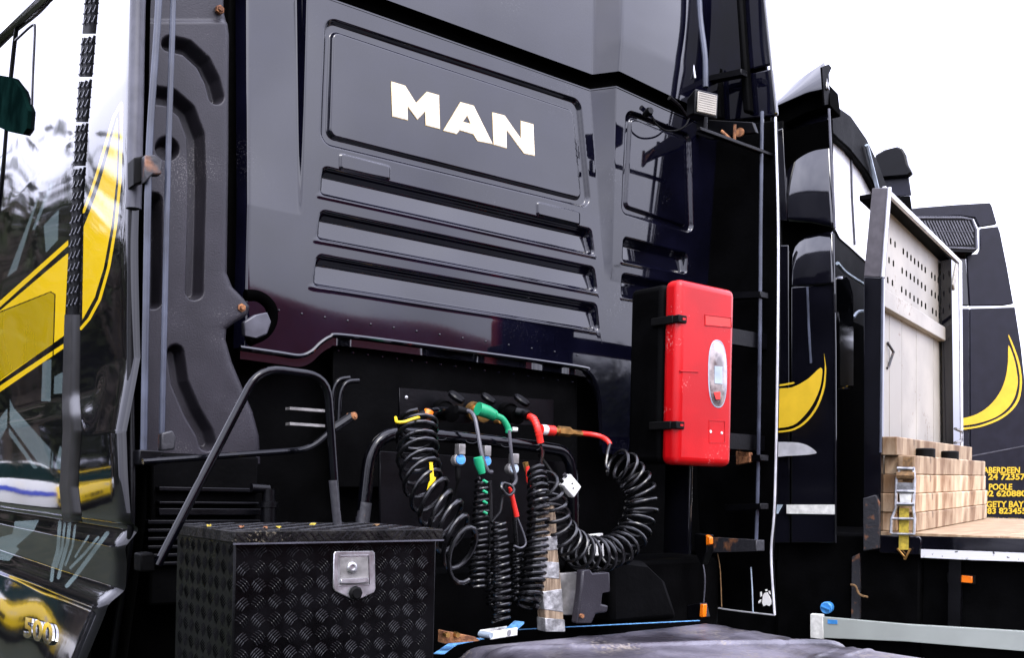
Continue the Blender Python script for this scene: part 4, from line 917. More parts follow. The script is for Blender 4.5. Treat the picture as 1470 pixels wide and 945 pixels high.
# blue ratchet strap lying on it
RS = thing('ratchet_strap', 'blue ratchet strap with white handled buckle across creased vinyl sheet', 'strap', at_z(718, 912, 1.06))
def strapz(l, z, w_, mt, name, parent, th=0.002):
    pts = [at_z(px, py, z+(dz[0] if dz else 0)) for px, py, *dz in l]; m = MB()
    vs = []; 
    for i, p in enumerate(pts):
        d = (pts[min(i+1, len(pts)-1)]-pts[max(i-1, 0)]); d.z = 0; d.normalize(); s = Vector((-d.y, d.x, 0))*w_
        vs += [p-s, p+s, p+s+Vector((0, 0, th)), p-s+Vector((0, 0, th))]
    fs = []
    for i in range(len(pts)-1):
        for k in range(4): fs.append((4*i+k, 4*i+(k+1) % 4, 4*i+4+(k+1) % 4, 4*i+4+k))
    fs += [(3, 2, 1, 0), tuple(4*(len(pts)-1)+k for k in range(4))]
    return m.add(vs, fs).build(name, mt, parent)
strapz([(744, 905), (820, 901), (900, 897), (1004, 892)], 1.054, 0.004, 'bluestrap', 'webbing', RS)
strapz([(630, 940), (650, 926), (690, 918)], 1.05, 0.014, 'bluestrap', 'webbing', RS)
c = at_z(716, 909, 1.075); d = (at_z(748, 904, 1.075)-at_z(685, 914, 1.075)).normalized(); s = Vector((-d.y, d.x, 0)); u_ = Vector((0, 0, 1))
k = MB()
for q in (-1, 1): k.obox(c+s*0.02*q, d*0.062, s*0.002, u_*0.012)
k.build('buckle_frame', 'whitep', RS, bevel=0.002)
MB().tube([c+d*0.02-s*0.024, c+d*0.02+s*0.024], 0.009, 10).build('spindle', 'steel', RS)
MB().tube([c-d*0.06-s*0.022, c-d*0.06+s*0.022], 0.009, 10).build('handle', 'palegrey', RS)
MB().obox(c+d*0.075+u_*0.012, d*0.022+u_*0.010, s*0.018, u_*0.003).build('webbing_tail', 'bluestrap', RS)

# ================================================================== flatbed truck beyond
a2 = ray(1720, 688).normalized(); f2 = Vector((-a2.y, a2.x, 0)).normalized(); u2 = a2.cross(f2).normalized()
def B2(px, py, P): return at_pl(px, py, CAM+f2*P, f2)
def S2(px, py, Lt): return at_pl(px, py, CAM+a2*Lt, a2)
def W2(lat, fwd_, z): return CAM+a2*lat+f2*fwd_+u2*(z-1.5)
LB = 5.47
M['navy'] = mat('dark_navy_panel', (0.006, 0.006, 0.013), 0.42, var=0.15, spec=0.25)
T2 = thing('flatbed_truck', 'black flatbed truck with cream headboard and timber deck beside the MAN truck', 'truck', (W2(6.7, 1.0, 0).x, W2(6.7, 1.0, 0).y, 0))
def lplate(name, pl, lat, th, mt, bevel=0.006, parent=None):
    if name in ('yellow_crescent', 'yellow_outline', 'flash_and_reflection'): pl = [(p.x, p.y) for p in smooth_path([Vector((p[0], p[1], 0)) for p in pl], 3)]
    return MB().prism([S2(px, py, lat) for px, py in pl], a2*th).build(name, mt, parent or T2, bevel=bevel)
def bplate(name, pl, P, th, mt, bevel=0.004, parent=None, holes=()):
    return MB().prism([B2(px, py, P) for px, py in pl], f2*th, [[B2(*q, P) for q in h] for h in holes]).build(name, mt, parent or T2, bevel=bevel)
def wbox(name, a, b, mt, bevel=0.0, parent=None):
    (l0, f0, z0), (l1, f1, z1) = a, b
    return MB().hexa([W2(l0, f0, z0), W2(l1, f0, z0), W2(l1, f1, z0), W2(l0, f1, z0), W2(l0, f0, z1), W2(l1, f0, z1), W2(l1, f1, z1), W2(l0, f1, z1)]).build(name, mt, parent or T2, bevel=bevel)
def fwd_of(p): return (Vector(p)-CAM).dot(f2)
def lat_of(p): return (Vector(p)-CAM).dot(a2)
def hgt(p): return (Vector(p)-CAM).dot(u2)+1.5
# headboard
PH = fwd_of(S2(1267, 398, LB)); PB = PH+0.09
lplate('headboard_post', [(1252, 270), (1277, 269), (1267, 398), (1240, 397)], LB, 0.05, 'hbgrey', 0.003)
lplate('headboard_post', [(1240, 397.5), (1267, 398.5), (1264, 770), (1240, 770)], LB, 0.05, 'paint', 0.003)
def b2tube(name, l, P, r, mt, parent=None): return MB().tube([B2(px, py, P) for px, py in l], r, 6).build(name, mt, parent or T2)
def bbar(name, p, q, P, h_, d_, mt):
    p, q = B2(*p, P), B2(*q, P); e = (q-p); return MB().hexa([p-u2*h_, q-u2*h_, q-u2*h_+f2*d_, p-u2*h_+f2*d_, p, q, q+f2*d_, p+f2*d_]).build(name, mt, T2, bevel=0.003)
bbar('headboard_top_rail', (1272, 267), (1381, 375), PH-0.005, 0.030, 0.02, 'alu')
hb = bbar('headboard_hood', (1276, 274), (1378, 380), PH+0.018, 0.03, 0.16, 'matte')
MB().tube([S2(1277, 269, LB-0.002), S2(1267, 398, LB-0.002)], 0.010, 6).build('headboard_edge', 'alu', T2)
MB().tube([S2(1267, 399, LB-0.002), S2(1264, 650, LB-0.002)], 0.007, 6).build('headboard_edge', 'tubegrey', T2)
bplate('headboard_post', [(1366, 372), (1379, 384), (1381, 655), (1369, 655)], PH, 0.07, 'paint', 0.003)
bplate('headboard_edge', [(1377, 374), (1381, 376), (1383, 652), (1380, 652)], PH-0.004, 0.02, 'alu', 0.0)
rows = [[(252, 370), (279, 390), (330, 433), (354, 453), (377, 474), (400, 494), (423, 512), (444, 531), (465, 548), (505, 580), (525, 597), (545, 610), (563, 627), (583, 643)],
        [(242, 488), (269, 508), (323, 552), (349, 570), (374, 588), (397, 605), (420, 622), (443, 642), (465, 660), (505, 690), (527, 705), (546, 722), (566, 738), (586, 752)],
        [(234, 610), (263, 628), (320, 668), (346, 687), (371, 706), (396, 725), (420, 740), (443, 757), (467, 772), (511, 800), (532, 815), (552, 830), (572, 845), (593, 860)]]
holes = []
for r in rows:
    for x, y in r:
        px, py = 1220+x/4.295, 260+y/4.295; w_, h_ = 1.15, 4.6
        holes.append([(px-w_, py-h_+1), (px, py-h_-0.5), (px+w_, py-h_+1.6), (px+w_, py+h_-0.6), (px, py+h_+0.8), (px-w_, py+h_-1.4)])
bplate('perforated_panel', [(1268, 290), (1366, 388), (1364, 476), (1263, 411)], PB, 0.0015, 'cream', 0.0, holes=holes)
bplate('panel_backing', [(1266, 290), (1366, 388), (1364, 476), (1260, 411)], PB+0.05, 0.012, 'gasket', 0.0)
bplate('cross_rail', [(1264, 410), (1374, 481), (1374, 499), (1264, 437)], PB-0.045, 0.045, 'cream', 0.004)
# lower board of five upright planks
for i in range(5):
    t0, t1 = i/5, (i+1)/5-0.004; lx = lambda t: 1262+(1371-1262)*(1/(1.0+0.55*(1-t))-1/1.55)/(1-1/1.55)
    xa, xb = lx(t0), lx(t1); yt = lambda x: 432+(x-1262)*0.58
    bplate('board_plank', [(xa, yt(xa)), (xb, yt(xb)), (xb, 690), (xa, 690)], PB-0.002*(i % 2), 0.03, 'cream', 0.002)
for q in ((1274, 492), (1272, 632)):
    p = B2(*q, PB-0.004); MB().tube([p, p-f2*0.02-u2*0.05+a2*0.06, p-u2*0.14+a2*0.03, p-u2*0.15], 0.008, 6).build('lashing_hook', 'steelrust', T2)
p = B2(1372, 622, PH-0.003); MB().tube([p+u2*0.03, p+a2*0.22+u2*0.02, p+a2*0.22-u2*0.05, p-u2*0.07], 0.010, 6).build('lashing_hook', 'dullsteel', T2)
c = B2(1366, 398, PH+0.02); MB().obox(c, u2*0.085+a2*0.06, f2*0.03, (a2*0.085-u2*0.06)*0.3).build('deck_lamp', 'cream', T2, bevel=0.006)
# deck
zdk = hgt(S2(1324, 766, LB+0.01)); 
for i in range(9):
    f1 = PH+0.02-i*0.62; wbox('deck_board', (LB+0.012, f1-0.612, zdk-0.03), (LB+2.42, f1, zdk+0.001*(i % 2)), 'deckwood', 0.003)
lplate('deck_edge_beam', [(1240, 768), (1300, 769.5), (1470, 774), (1900, 786), (1900, 838), (1470, 808), (1300, 795), (1240, 790)], LB, 0.10, 'paint', 0.006)
lplate('reflective_strip', [(1322, 789), (1395, 791.5), (1470, 794.5), (1900, 812), (1900, 832), (1470, 807), (1395, 804.5), (1322, 801)], LB-0.004, 0.003, 'whitestrip', 0)
wbox('deck_edge_beam', (LB+2.43, -4.0, zdk-0.14), (LB+2.50, PB, zdk+0.002), 'paint', 0.004)
for l in (0.85, 1.65): wbox('chassis_rail', (LB+l, -4.4, 0.66), (LB+l+0.08, 4.2, 0.95), 'satin', 0.005)
for f_ in (1.2, 0.2, -0.8, -1.8): wbox('crossmember', (LB+0.1, f_, 0.955), (LB+2.4, f_+0.08, zdk-0.035), 'satin')
wbox('side_box', (LB+0.12, -2.6, 0.45), (LB+0.7, 0.9, 1.10), 'matte', 0.02)
wbox('side_box', (LB+0.05, 1.2, 0.45), (LB+0.75, 2.0, 1.18), 'matte', 0.02)
for f_ in (-3.1,):
    for l in (0.22, 0.55, 1.9, 2.23):
        c = W2(LB+l, f_, 0.47); t = MB().lathe(c, a2, [(-0.14, 0.29), (-0.14, 0.42), (-0.11, 0.475), (0.11, 0.475), (0.14, 0.42), (0.14, 0.29)], 32).build('wheel', 'tyre', T2)
        MB().lathe(c, a2, [(-0.14, 0.29), (-0.06, 0.24), (-0.06, 0.12), (-0.16, 0.1), (-0.16, 0)], 24).build('rim', 'rim', t)
for l in (0.17, 2.3):
    c = W2(LB+l, 3.55, 0.5); t = MB().lathe(c, a2, [(-0.15, 0.29), (-0.15, 0.44), (-0.12, 0.5), (0.12, 0.5), (0.15, 0.44), (0.15, 0.29)], 32).build('wheel', 'tyre', T2)
    MB().lathe(c, a2, [(-0.15, 0.29), (-0.06, 0.24), (-0.06, 0.12), (-0.16, 0.1), (-0.16, 0)], 24).build('rim', 'rim', t)
# corner post stub, brackets, markers
lplate('corner_bracket', [(1239, 716), (1256, 711), (1262, 722), (1262, 788), (1239, 792)], LB-0.03, 0.03, 'steelrust', 0.004)
lplate('deck_corner_plate', [(1262, 769), (1320, 771), (1323, 776), (1320, 797), (1262, 794)], LB-0.012, 0.012, 'paint', 0.004)
lplate('amber_lamp_base', [(1359, 823), (1400, 827), (1400, 840), (1359, 837)], LB+0.05, 0.02, 'rubber', 0.003)
am = lplate('amber_lamp', [(1363, 825), (1396, 828), (1396, 838), (1363, 835)], LB+0.038, 0.012, 'orange', 0.004)
lplate('lamp_clear_cap', [(1363.5, 826), (1370, 826.5), (1370, 834.5), (1363.5, 834)], LB+0.036, 0.003, 'lampglass', 0, am)
lplate('rusty_bracket', [(1223, 800), (1234, 795), (1234, 890), (1222, 890)], LB+0.02, 0.03, 'steelrust', 0.003)
lplate('hanging_lamp_block', [(1140, 905-55), (1165, 850), (1164, 862), (1140, 858)], LB+0.1, 0.03, 'rubber', 0.003)
lplate('yellow_label', [(1134, 857), (1157, 857), (1157, 860), (1134, 859)], LB+0.098, 0.002, 'strap', 0)
MB().tube(smooth_path([S2(*q, LB) for q in ((1221, 840), (1228, 842), (1234, 854), (1246, 858))], 5), 0.006, 6).build('loose_cable', 'strapdark', T2)
# side guard rail
sg = lplate('side_guard', [(1164, 885), (1300, 897), (1470, 907), (1900, 935), (1900, 1010), (1470, 936), (1300, 922), (1164, 916)], LB-0.01, 0.03, 'guard', 0.004)
lplate('guard_end_cap', [(1163, 882), (1181, 883), (1182, 919), (1163, 917)], LB-0.014, 0.04, 'whitep', 0.004)
lplate('guard_sticker', [(1188, 890), (1202, 891), (1202, 897), (1188, 896)], LB-0.0125, 0.002, 'blue', 0)
wbox('guard_hanger', (LB+0.02, 1.0, 0.7), (LB+0.08, 1.06, 1.1), 'satin')
wbox('guard_hanger', (LB+0.02, -1.2, 0.7), (LB+0.08, -1.14, 1.1), 'satin')
c = S2(1187, 873, LB+0.02); k = MB().lathe(c, -a2, [(-0.06, 0.03), (0.0, 0.034), (0.012, 0.034), (0.018, 0.028), (0.018, 0)], 20).build('filler_cap', 'blue', T2); MB().obox(c-a2*0.02, f2*0.022+u2*0.008, u2*0.004, a2*0.006).build('cap_grip', 'blue', k)
# ---- cab of the flatbed truck
LC = LB
def curved(name, pl_l, pl_r, lat, mt, bulge, n=24, k=14, parent=None):
    P = []; cl, cr = fl_(pl_l), fl_(pl_r); ys0, ys1 = pl_l[0][1], pl_l[-1][1]; yr0, yr1 = pl_r[0][1], pl_r[-1][1]
    for i in range(n):
        t = i/(n-1)
        for j in range(k):
            s = j/(k-1); yl, yr = ys0+(ys1-ys0)*t, yr0+(yr1-yr0)*t; xl, xr2 = float(cl(yl)), float(cr(yr))
            b = bulge*(1-s)**2
            P.append(tuple(S2(xl+(xr2-xl)*s, yl+(yr-yl)*s, lat+b)))
    return gridmesh(name, np.array(P), n, k, mt, parent or T2, thick=0.025)
def crown(name, top, bot, lat, mt, lean, n=22):
    """panel between two pixel edges whose upper part curves in"""
    ct, cb = curve_of(top), curve_of(bot); x0, x1 = top[0][0], top[-1][0]; P = []; k = 16
    for i in range(n):
        v = i/(n-1)
        for j in range(k):
            s = j/(k-1); xt = x0+(x1-x0)*s; xb = bot[0][0]+(bot[-1][0]-bot[0][0])*s
            yt, yb = float(ct(xt)), float(cb(xb)); P.append(tuple(S2(xt+(xb-xt)*v, yt+(yb-yt)*v, lat+lean*(1-v)**2+0.03*(1-s)**3)))
    return gridmesh(name, np.array(P), n, k, mt, T2, thick=0.02)
crown('cab_flap', [(1125, 192), (1128, 182), (1140, 174), (1168, 162), (1189, 156)], [(1130, 318), (1165, 320), (1197, 327)], LC, 'paint', 0.16)
lplate('cab_panel', [(1090, 195), (1124, 183), (1130, 317), (1090, 318)], LC+0.012, 0.02, 'paint', 0.006)
crown('roof_fairing', [(1090, 158), (1118, 140), (1134, 126), (1160, 106), (1184, 90)], [(1090, 168), (1118, 152), (1160, 134), (1190, 128)], LC+0.02, 'paint', 0.07)
bplate('roof_fairing_end', [(1180, 96), (1190, 92), (1194, 97), (1190, 106), (1192, 150), (1184, 150)], fwd_of(S2(1190, 128, LC))+0.02, 0.01, 'matte', 0)
lplate('roof_fairing_base', [(1090, 158), (1118, 143), (1160, 126), (1188, 118), (1192, 152), (1160, 160), (1125, 178), (1090, 192)], LC+0.06, 0.2, 'gasket', 0.006)
crown('rear_flap_top', [(1136, 362), (1142, 350), (1156, 342), (1180, 336), (1196, 334)], [(1136, 412), (1197, 408)], LC, 'paint', 0.06)
lplate('rear_flap', [(1136, 412.5), (1197, 408.5), (1199, 500), (1200, 640), (1200, 780), (1136, 780)], LC, 0.02, 'paint', 0.004)
lplate('cab_pillar', [(1090, 352), (1132, 352), (1134, 780), (1090, 780)], LC+0.015, 0.02, 'paint', 0.004)
MB().tube([S2(*q, LC-0.002) for q in ((1159, 412), (1161, 470), (1164, 522))], 0.007, 6).build('flap_crease', 'tubegrey', T2)
MB().tube([S2(*q, LC-0.002) for q in ((1190, 156), (1195, 260), (1198, 327))], 0.007, 6).build('flap_edge', 'edgegrey', T2)
MB().tube([S2(*q, LC-0.002) for q in ((1196, 336), (1199, 500), (1200, 780))], 0.006, 6).build('flap_edge', 'paint', T2)
lplate('yellow_crescent', [(1080, 562), (1117, 558), (1138, 556), (1160, 544), (1178, 528), (1180, 540), (1176, 560), (1166, 582), (1152, 600), (1138, 611), (1117, 615), (1080, 617)], LC-0.003, 0.003, 'yellowtext', 0)
lplate('yellow_outline', [(1183, 508), (1184, 530), (1181, 556), (1172, 582), (1158, 602), (1140, 615), (1117, 619), (1080, 620), (1080, 622.5), (1117, 621.5), (1141, 617.5), (1160, 604.5), (1175, 583), (1184, 556), (1186, 530)], LC-0.003, 0.003, 'yellowtext', 0)
lplate('yellow_outline', [(1080, 555), (1117, 552.5), (1138, 549), (1138, 551.5), (1117, 555), (1080, 558)], LC-0.003, 0.003, 'yellowtext', 0)
lplate('flash_and_reflection', [(1080, 636), (1117, 635), (1140, 635.5), (1154, 638), (1164, 643), (1172, 650), (1166, 652.5), (1150, 654), (1130, 655), (1117, 656), (1080, 658)], LC-0.004, 0.004, 'alu', 0)  # reflection on the cab side, put in as a pale plate
lplate('white_stripe', [(1129, 725), (1198, 725), (1199, 739), (1129, 738)], LC-0.005, 0.005, 'whitep', 0.001)
lplate('white_stripe', [(1080, 725), (1124, 725), (1117, 738), (1080, 738)], LC-0.004, 0.004, 'palegrey', 0.001)
lplate('cab_side_core', [(1085, 200), (1194, 170), (1198, 790), (1085, 790)], LC+0.06, 0.02, 'gasket', 0)
lplate('dark_underside_plate', [(1000, 770), (1240, 772), (1500, 800), (1900, 830), (1900, 1300), (1000, 1060)], LB+0.10, 0.01, 'matte', 0)  # black plate added where there is only shade under the flatbed
# rear wall, hood, far flap
PR = fwd_of(S2(1195, 260, LC))+0.30
wbox('cab_rear_wall', (LC+0.05, PR, 1.0), (LC+2.42, PR+0.05, hgt(W2(0, 0, 3.55))), 'matte', 0.01)
M['skyreflect'] = mat('painted_sky_reflection', (0.74, 0.74, 0.75), 0.25, var=0.04, coat=0.4)
bplate('rear_wall_reflection', [(1196, 196), (1225, 215), (1250, 255), (1276, 300), (1276, 408), (1250, 382), (1222, 356), (1206, 342), (1200, 330)], PR-0.01, 0.008, 'skyreflect', 0.002)  # sky reflection on the glossy black rear wall, painted as a white plate
MB().tube([B2(*q, PR-0.016) for q in ((1221, 200), (1223, 280), (1227, 352))], 0.008, 6).build('panel_seam', 'edgegrey', T2)
bplate('roof_spoiler', [(1186, 128), (1202, 152), (1222, 166), (1244, 198), (1262, 236), (1274, 268), (1274, 300), (1262, 278), (1244, 244), (1222, 216), (1204, 200), (1196, 192)], PR-0.06, 0.14, 'matte', 0.01)
MB().tube([B2(*q, PR-0.08) for q in ((1244, 208), (1252, 240), (1260, 272))], 0.014, 6).build('spoiler_stay', 'palegrey', T2)
wbox('cab_body', (LC+0.06, PR+0.051, 1.0), (LC+2.41, PR+2.1, 3.5), 'matte', 0.03)
LR = LC+2.44
lplate('far_roof_fairing', [(1256, 222), (1268, 215), (1288, 210), (1295, 213), (1300, 222), (1303, 236), (1309, 247), (1303, 252), (1256, 256)], LR-0.05, 0.07, 'satin', 0.012)
lplate('far_flap', [(1262, 254.5), (1304, 252), (1308, 280), (1264, 283)], LR+0.004, 0.02, 'navy', 0.004)
lplate('far_flap', [(1262, 283.5), (1306, 281), (1313, 330), (1320, 600), (1270, 600)], LR, 0.02, 'matte', 0.004)
# gear between cab and headboard
MB().tube(smooth_path([B2(*q, PR-0.12) for q in ((1202, 378), (1215, 392), (1240, 408), (1262, 420))], 4), 0.012, 6).build('air_line', 'palegrey', T2)
MB().tube(smooth_path([B2(*q, PR-0.12) for q in ((1225, 456), (1232, 448), (1244, 447))], 4), 0.011, 6).build('air_line', 'palegrey', T2)
wbox('dark_cover_plate', (LC+0.10, PR-0.05, 0.9), (LC+2.3, PR-0.02, 2.55), 'gasket', 0)  # black plate added over the rear wall to keep it dark
bplate('air_tank', [(1203, 398), (1212, 394), (1220, 402), (1226, 425), (1226, 560), (1205, 560)], PR-0.14, 0.12, 'tube', 0.02)

# ---- timbers stacked against the headboard
f_r = fwd_of(S2(1315, 700, LB+0.06)); hL = [hgt(S2(1315, y, LB+0.06)) for y in (766, 739, 711, 683.5, 657)]
hh_ = (hL[4]-hL[0])/4; z0 = zdk+0.002; wd = 0.088
names = {(0, 0): 'lowest', (0, 1): 'second lowest', (0, 2): 'third', (0, 3): 'topmost'}
TI = 0
for c_ in range(2):
    for r_ in range(4 if c_ < 1 else 5):
        sl0 = 0.03+random.uniform(0, 0.07)+(0.05 if (c_ and r_ in (2,)) else 0); L_ = 2.16+random.uniform(-0.05, 0.04)
        fa = f_r+c_*(wd+0.004)+random.uniform(-0.004, 0.004)+(0.0 if c_ else 0)
        za = z0+r_*(hh_+0.001); p = W2(LB+sl0, fa, za)
        m = MB(); e = a2*L_; d = f2*wd; h_ = u2*hh_; ns = 10; vs = []
        for i in range(ns+1):
            t = i/ns; j = [Vector((random.uniform(-1, 1), random.uniform(-1, 1), random.uniform(-0.3, 0.3)))*0.0022 for _ in range(4)]
            o = p+e*t; vs += [o+j[0]*(i not in (0, ns)), o+d+j[1], o+d+h_+j[2]*0.4, o+h_+j[3]*0.4]
        fs = [(3, 2, 1, 0), tuple(4*ns+k for k in range(4))]
        for i in range(ns):
            for k in range(4): fs.append((4*i+k, 4*i+(k+1) % 4, 4*i+4+(k+1) % 4, 4*i+4+k))
        o = recenter(m.add(vs, fs).build('timber_baulk', 'timber', None, bevel=0.006))
        o.rotation_euler = (0, 0, 0)
        if c_ == 0: lb = '%s timber baulk of the front row stacked on the flatbed deck' % names[(0, r_)]
        elif r_ == 4: lb = 'timber baulk lying on top of the stack against the cream headboard'
        else: lb = '%s timber baulk of the row hidden between front row and headboard' % names[(0, r_)]
        tag(o, lb, 'timber', 'timber baulks stacked on the flatbed')
for px in (1328, 1363):
    p = at_pl(px, 657, CAM+f2*(f_r+wd*0.6), f2); zz_ = z0+4*(hh_+0.001); p = p+u2*(zz_-hgt(p))
    o = recenter(MB().lathe(p-u2*0.004, u2, [(0, 0.055), (0.05, 0.055), (0.055, 0.04), (0.055, 0)], 16).build('rubber_block', 'rubber')); tag(o, 'small round black rubber block on top of the timber stack', 'block', 'rubber blocks on the timbers')
# ---- yellow ratchet strap on the timber ends
LS = LB+0.02
RS2 = thing('ratchet_strap', 'steel ratchet buckle on brown webbing strapped down timber ends to deck edge', 'strap', S2(1298, 800, LB))
def lstrap(name, pl, lat, mt, th=0.004): return lplate(name, pl, lat, th, mt, 0.001, RS2)
lstrap('webbing', [(1296, 657), (1310, 657), (1310, 700), (1296, 700)], LS-0.03, 'strapdark'); lstrap('webbing', [(1291, 730), (1305, 730), (1304, 790), (1290, 790)], LS-0.045, 'strap')
for pl in ([(1292, 672), (1287, 690), (1286, 730), (1280, 745), (1279, 766)], [(1311, 672), (1313, 690), (1311, 730), (1313, 745), (1312, 768)]):
    MB().tube([S2(*q, LS-0.055) for q in pl], 0.008, 6).build('ratchet_arm', 'steel', RS2)
for py, r in ((673, 0.010), (683, 0.022), (706, 0.012), (724, 0.012), (745, 0.008), (767, 0.007)):
    x0, x1 = (1288, 1313) if py < 735 else (1280, 1312)
    MB().tube([S2(x0, py, LS-0.055), S2(x1, py+0.5, LS-0.055)], r, 8).build('ratchet_bar', 'strapdark' if py == 683 else 'steel', RS2)
lstrap('ratchet_plate', [(1288, 693), (1312, 694), (1312, 706), (1288, 704)], LS-0.06, 'steel'); lstrap('ratchet_plate', [(1291, 708), (1309, 709), (1307, 724), (1292, 724)], LS-0.06, 'whitep')
MB().tube([S2(*q, LS-0.06) for q in ((1288, 788), (1298, 800), (1299, 804), (1307, 788))], 0.006, 6).build('hook', 'brass', RS2)

# ================================================================== third truck
az3 = math.radians(46.5); a3 = Vector((math.sin(az3), math.cos(az3), 0)); f3 = Vector((-a3.y, a3.x, 0)); L3 = 8.95
def S3(px, py, dl=0.0): return at_pl(px, py, CAM+a3*(L3+dl), a3)
bp_ = S3(1440, 800, 1.2)
T3 = thing('livery_truck', 'black truck with yellow crescent and yellow depot phone lettering behind the timber flatbed', 'truck', (bp_.x, bp_.y, 0))
def rnd_poly(pl):
    q = smooth_path([Vector((p[0], p[1], 0)) for p in pl], 3); return [(p.x, p.y) for p in q]
def p3(name, pl, dl, th, mt, bevel=0.006, parent=None):
    if 'yellow' in name: pl = rnd_poly(pl)
    return MB().prism([S3(px, py, dl) for px, py in pl], a3*th).build(name, mt, parent or T3, bevel=bevel)
p3('roof_fairing', [(1290, 302), (1320, 298), (1370, 294), (1421, 291), (1424, 296), (1431, 321), (1406, 325), (1400, 312), (1378, 309), (1290, 313)], 0, 0.05, 'navy')
p3('side_flap', [(1388, 366), (1404, 364), (1407, 358), (1407, 328), (1433, 325), (1436, 334), (1446, 384), (1455, 436), (1440, 438.5), (1392, 439)], 0, 0.04, 'navy')
p3('rear_panel', [(1368, 366), (1386, 366), (1391, 439), (1368, 438)], 0.02, 0.04, 'paint')
p3('lower_flap', [(1393, 443), (1457, 441), (1466, 500), (1474, 575), (1486, 700), (1494, 830), (1393, 830)], 0, 0.04, 'navy')
p3('door_panel', [(1180, 443), (1391.5, 443), (1391.5, 830), (1180, 830)], 0.01, 0.04, 'navy')
MB().hexa([S3(1180, 830, 0.35), S3(1380, 830, 0.35), S3(1380, 830, 2.3), S3(1180, 830, 2.3), S3(1180, 370, 0.35), S3(1372, 370, 0.35), S3(1372, 370, 2.3), S3(1180, 370, 2.3)]).build('cab_body', 'matte', T3, bevel=0.03)
gb = p3('intake_box', [(1300, 314), (1378, 313), (1394, 314), (1400, 322), (1403, 358), (1398, 363), (1300, 360)], -0.10, 0.25, 'satin', 0.01)
MB().tube([S3(*q, -0.102) for q in ((1300, 313), (1380, 312.5), (1395, 315), (1401, 330), (1402, 357), (1396, 357), (1300, 353))], 0.012, 6).build('intake_frame', 'edgegrey', gb)
for i in range(26):
    x = 1306+i*4.2
    q0, q1 = (x, 317), (min(x+16, 1397), 352 if x+16 <= 1397 else 317+35*(1397-x)/16)
    if x > 1392: continue
    MB().tube([S3(*q0, -0.103), S3(*q1, -0.103)], 0.007, 4).build('intake_slat', 'edgegrey', gb)
MB().tube([S3(1306, 333, -0.104), S3(1398, 333, -0.104)], 0.006, 4).build('intake_slat', 'edgegrey', gb)
p3('yellow_crescent', [(1360, 603), (1386, 600), (1404, 594), (1420, 583), (1434, 566), (1443, 545), (1447, 520), (1448, 496), (1456, 516), (1460, 536), (1461, 552), (1456, 572), (1445, 588), (1428, 600), (1404, 608), (1386, 611), (1360, 613)], -0.004, 0.004, 'yellowtext', 0)
p3('yellow_outline', [(1360, 616), (1386, 614), (1406, 611), (1430, 602), (1448, 590), (1460, 573), (1464, 552), (1463, 534), (1458, 512), (1448, 484), (1450, 484), (1461, 512), (1466, 534), (1467, 553), (1463, 575), (1450, 592.5), (1431, 605), (1407, 613.5), (1386, 617), (1360, 619)], -0.004, 0.004, 'yellowtext', 0)
p3('flash_and_reflection', [(1380, 657), (1470, 640), (1470, 641.5), (1380, 659)], -0.004, 0.004, 'edgegrey', 0)
for txt, x0, x1, yb in (('ABERDEEN', 1411, 1464, 679.5), ('24 723571', 1418.5, 1476, 689), ('POOLE', 1419.5, 1453, 703.5), ('02 620880', 1412, 1473, 713), ('DALGETY BAY', 1394, 1470, 728.5), ('83 823455', 1417, 1473, 738)):
    a = S3(x0, yb, -0.006); b = S3(x1, yb, -0.006); h_ = (S3(x0, yb-8.6, -0.006)-a).length
    place_text(txt, 'lettering', 'yellowtext', T3, a, b-a, u0, h_, 0.002, (b-a).length)
for dx, dl in ((1240, 0.2), (1240, 2.1)):
    c = S3(dx, 760, dl); c.z = 0.5; t = MB().lathe(c, a3, [(-0.15, 0.29), (-0.15, 0.44), (-0.12, 0.5), (0.12, 0.5), (0.15, 0.44), (0.15, 0.29)], 32).build('wheel', 'tyre', T3); MB().lathe(c, a3, [(-0.15, 0.29), (-0.06, 0.24), (-0.06, 0.12), (-0.16, 0.1), (-0.16, 0)], 24).build('rim', 'rim', t)
for dl in (0.8, 1.5):
    c = S3(1400, 760, dl); c.z = 0.8; MB().obox(c-f3*1.2, f3*3.4, a3*0.04, u0*0.13).build('chassis_rail', 'satin', T3)
for dl in (0.15, 2.1):
    c = S3(1400, 760, dl)-f3*3.6; c.z = 0.5; t = MB().lathe(c, a3, [(-0.25, 0.29), (-0.25, 0.44), (-0.22, 0.5), (0.22, 0.5), (0.25, 0.44), (0.25, 0.29)], 32).build('wheel', 'tyre', T3)

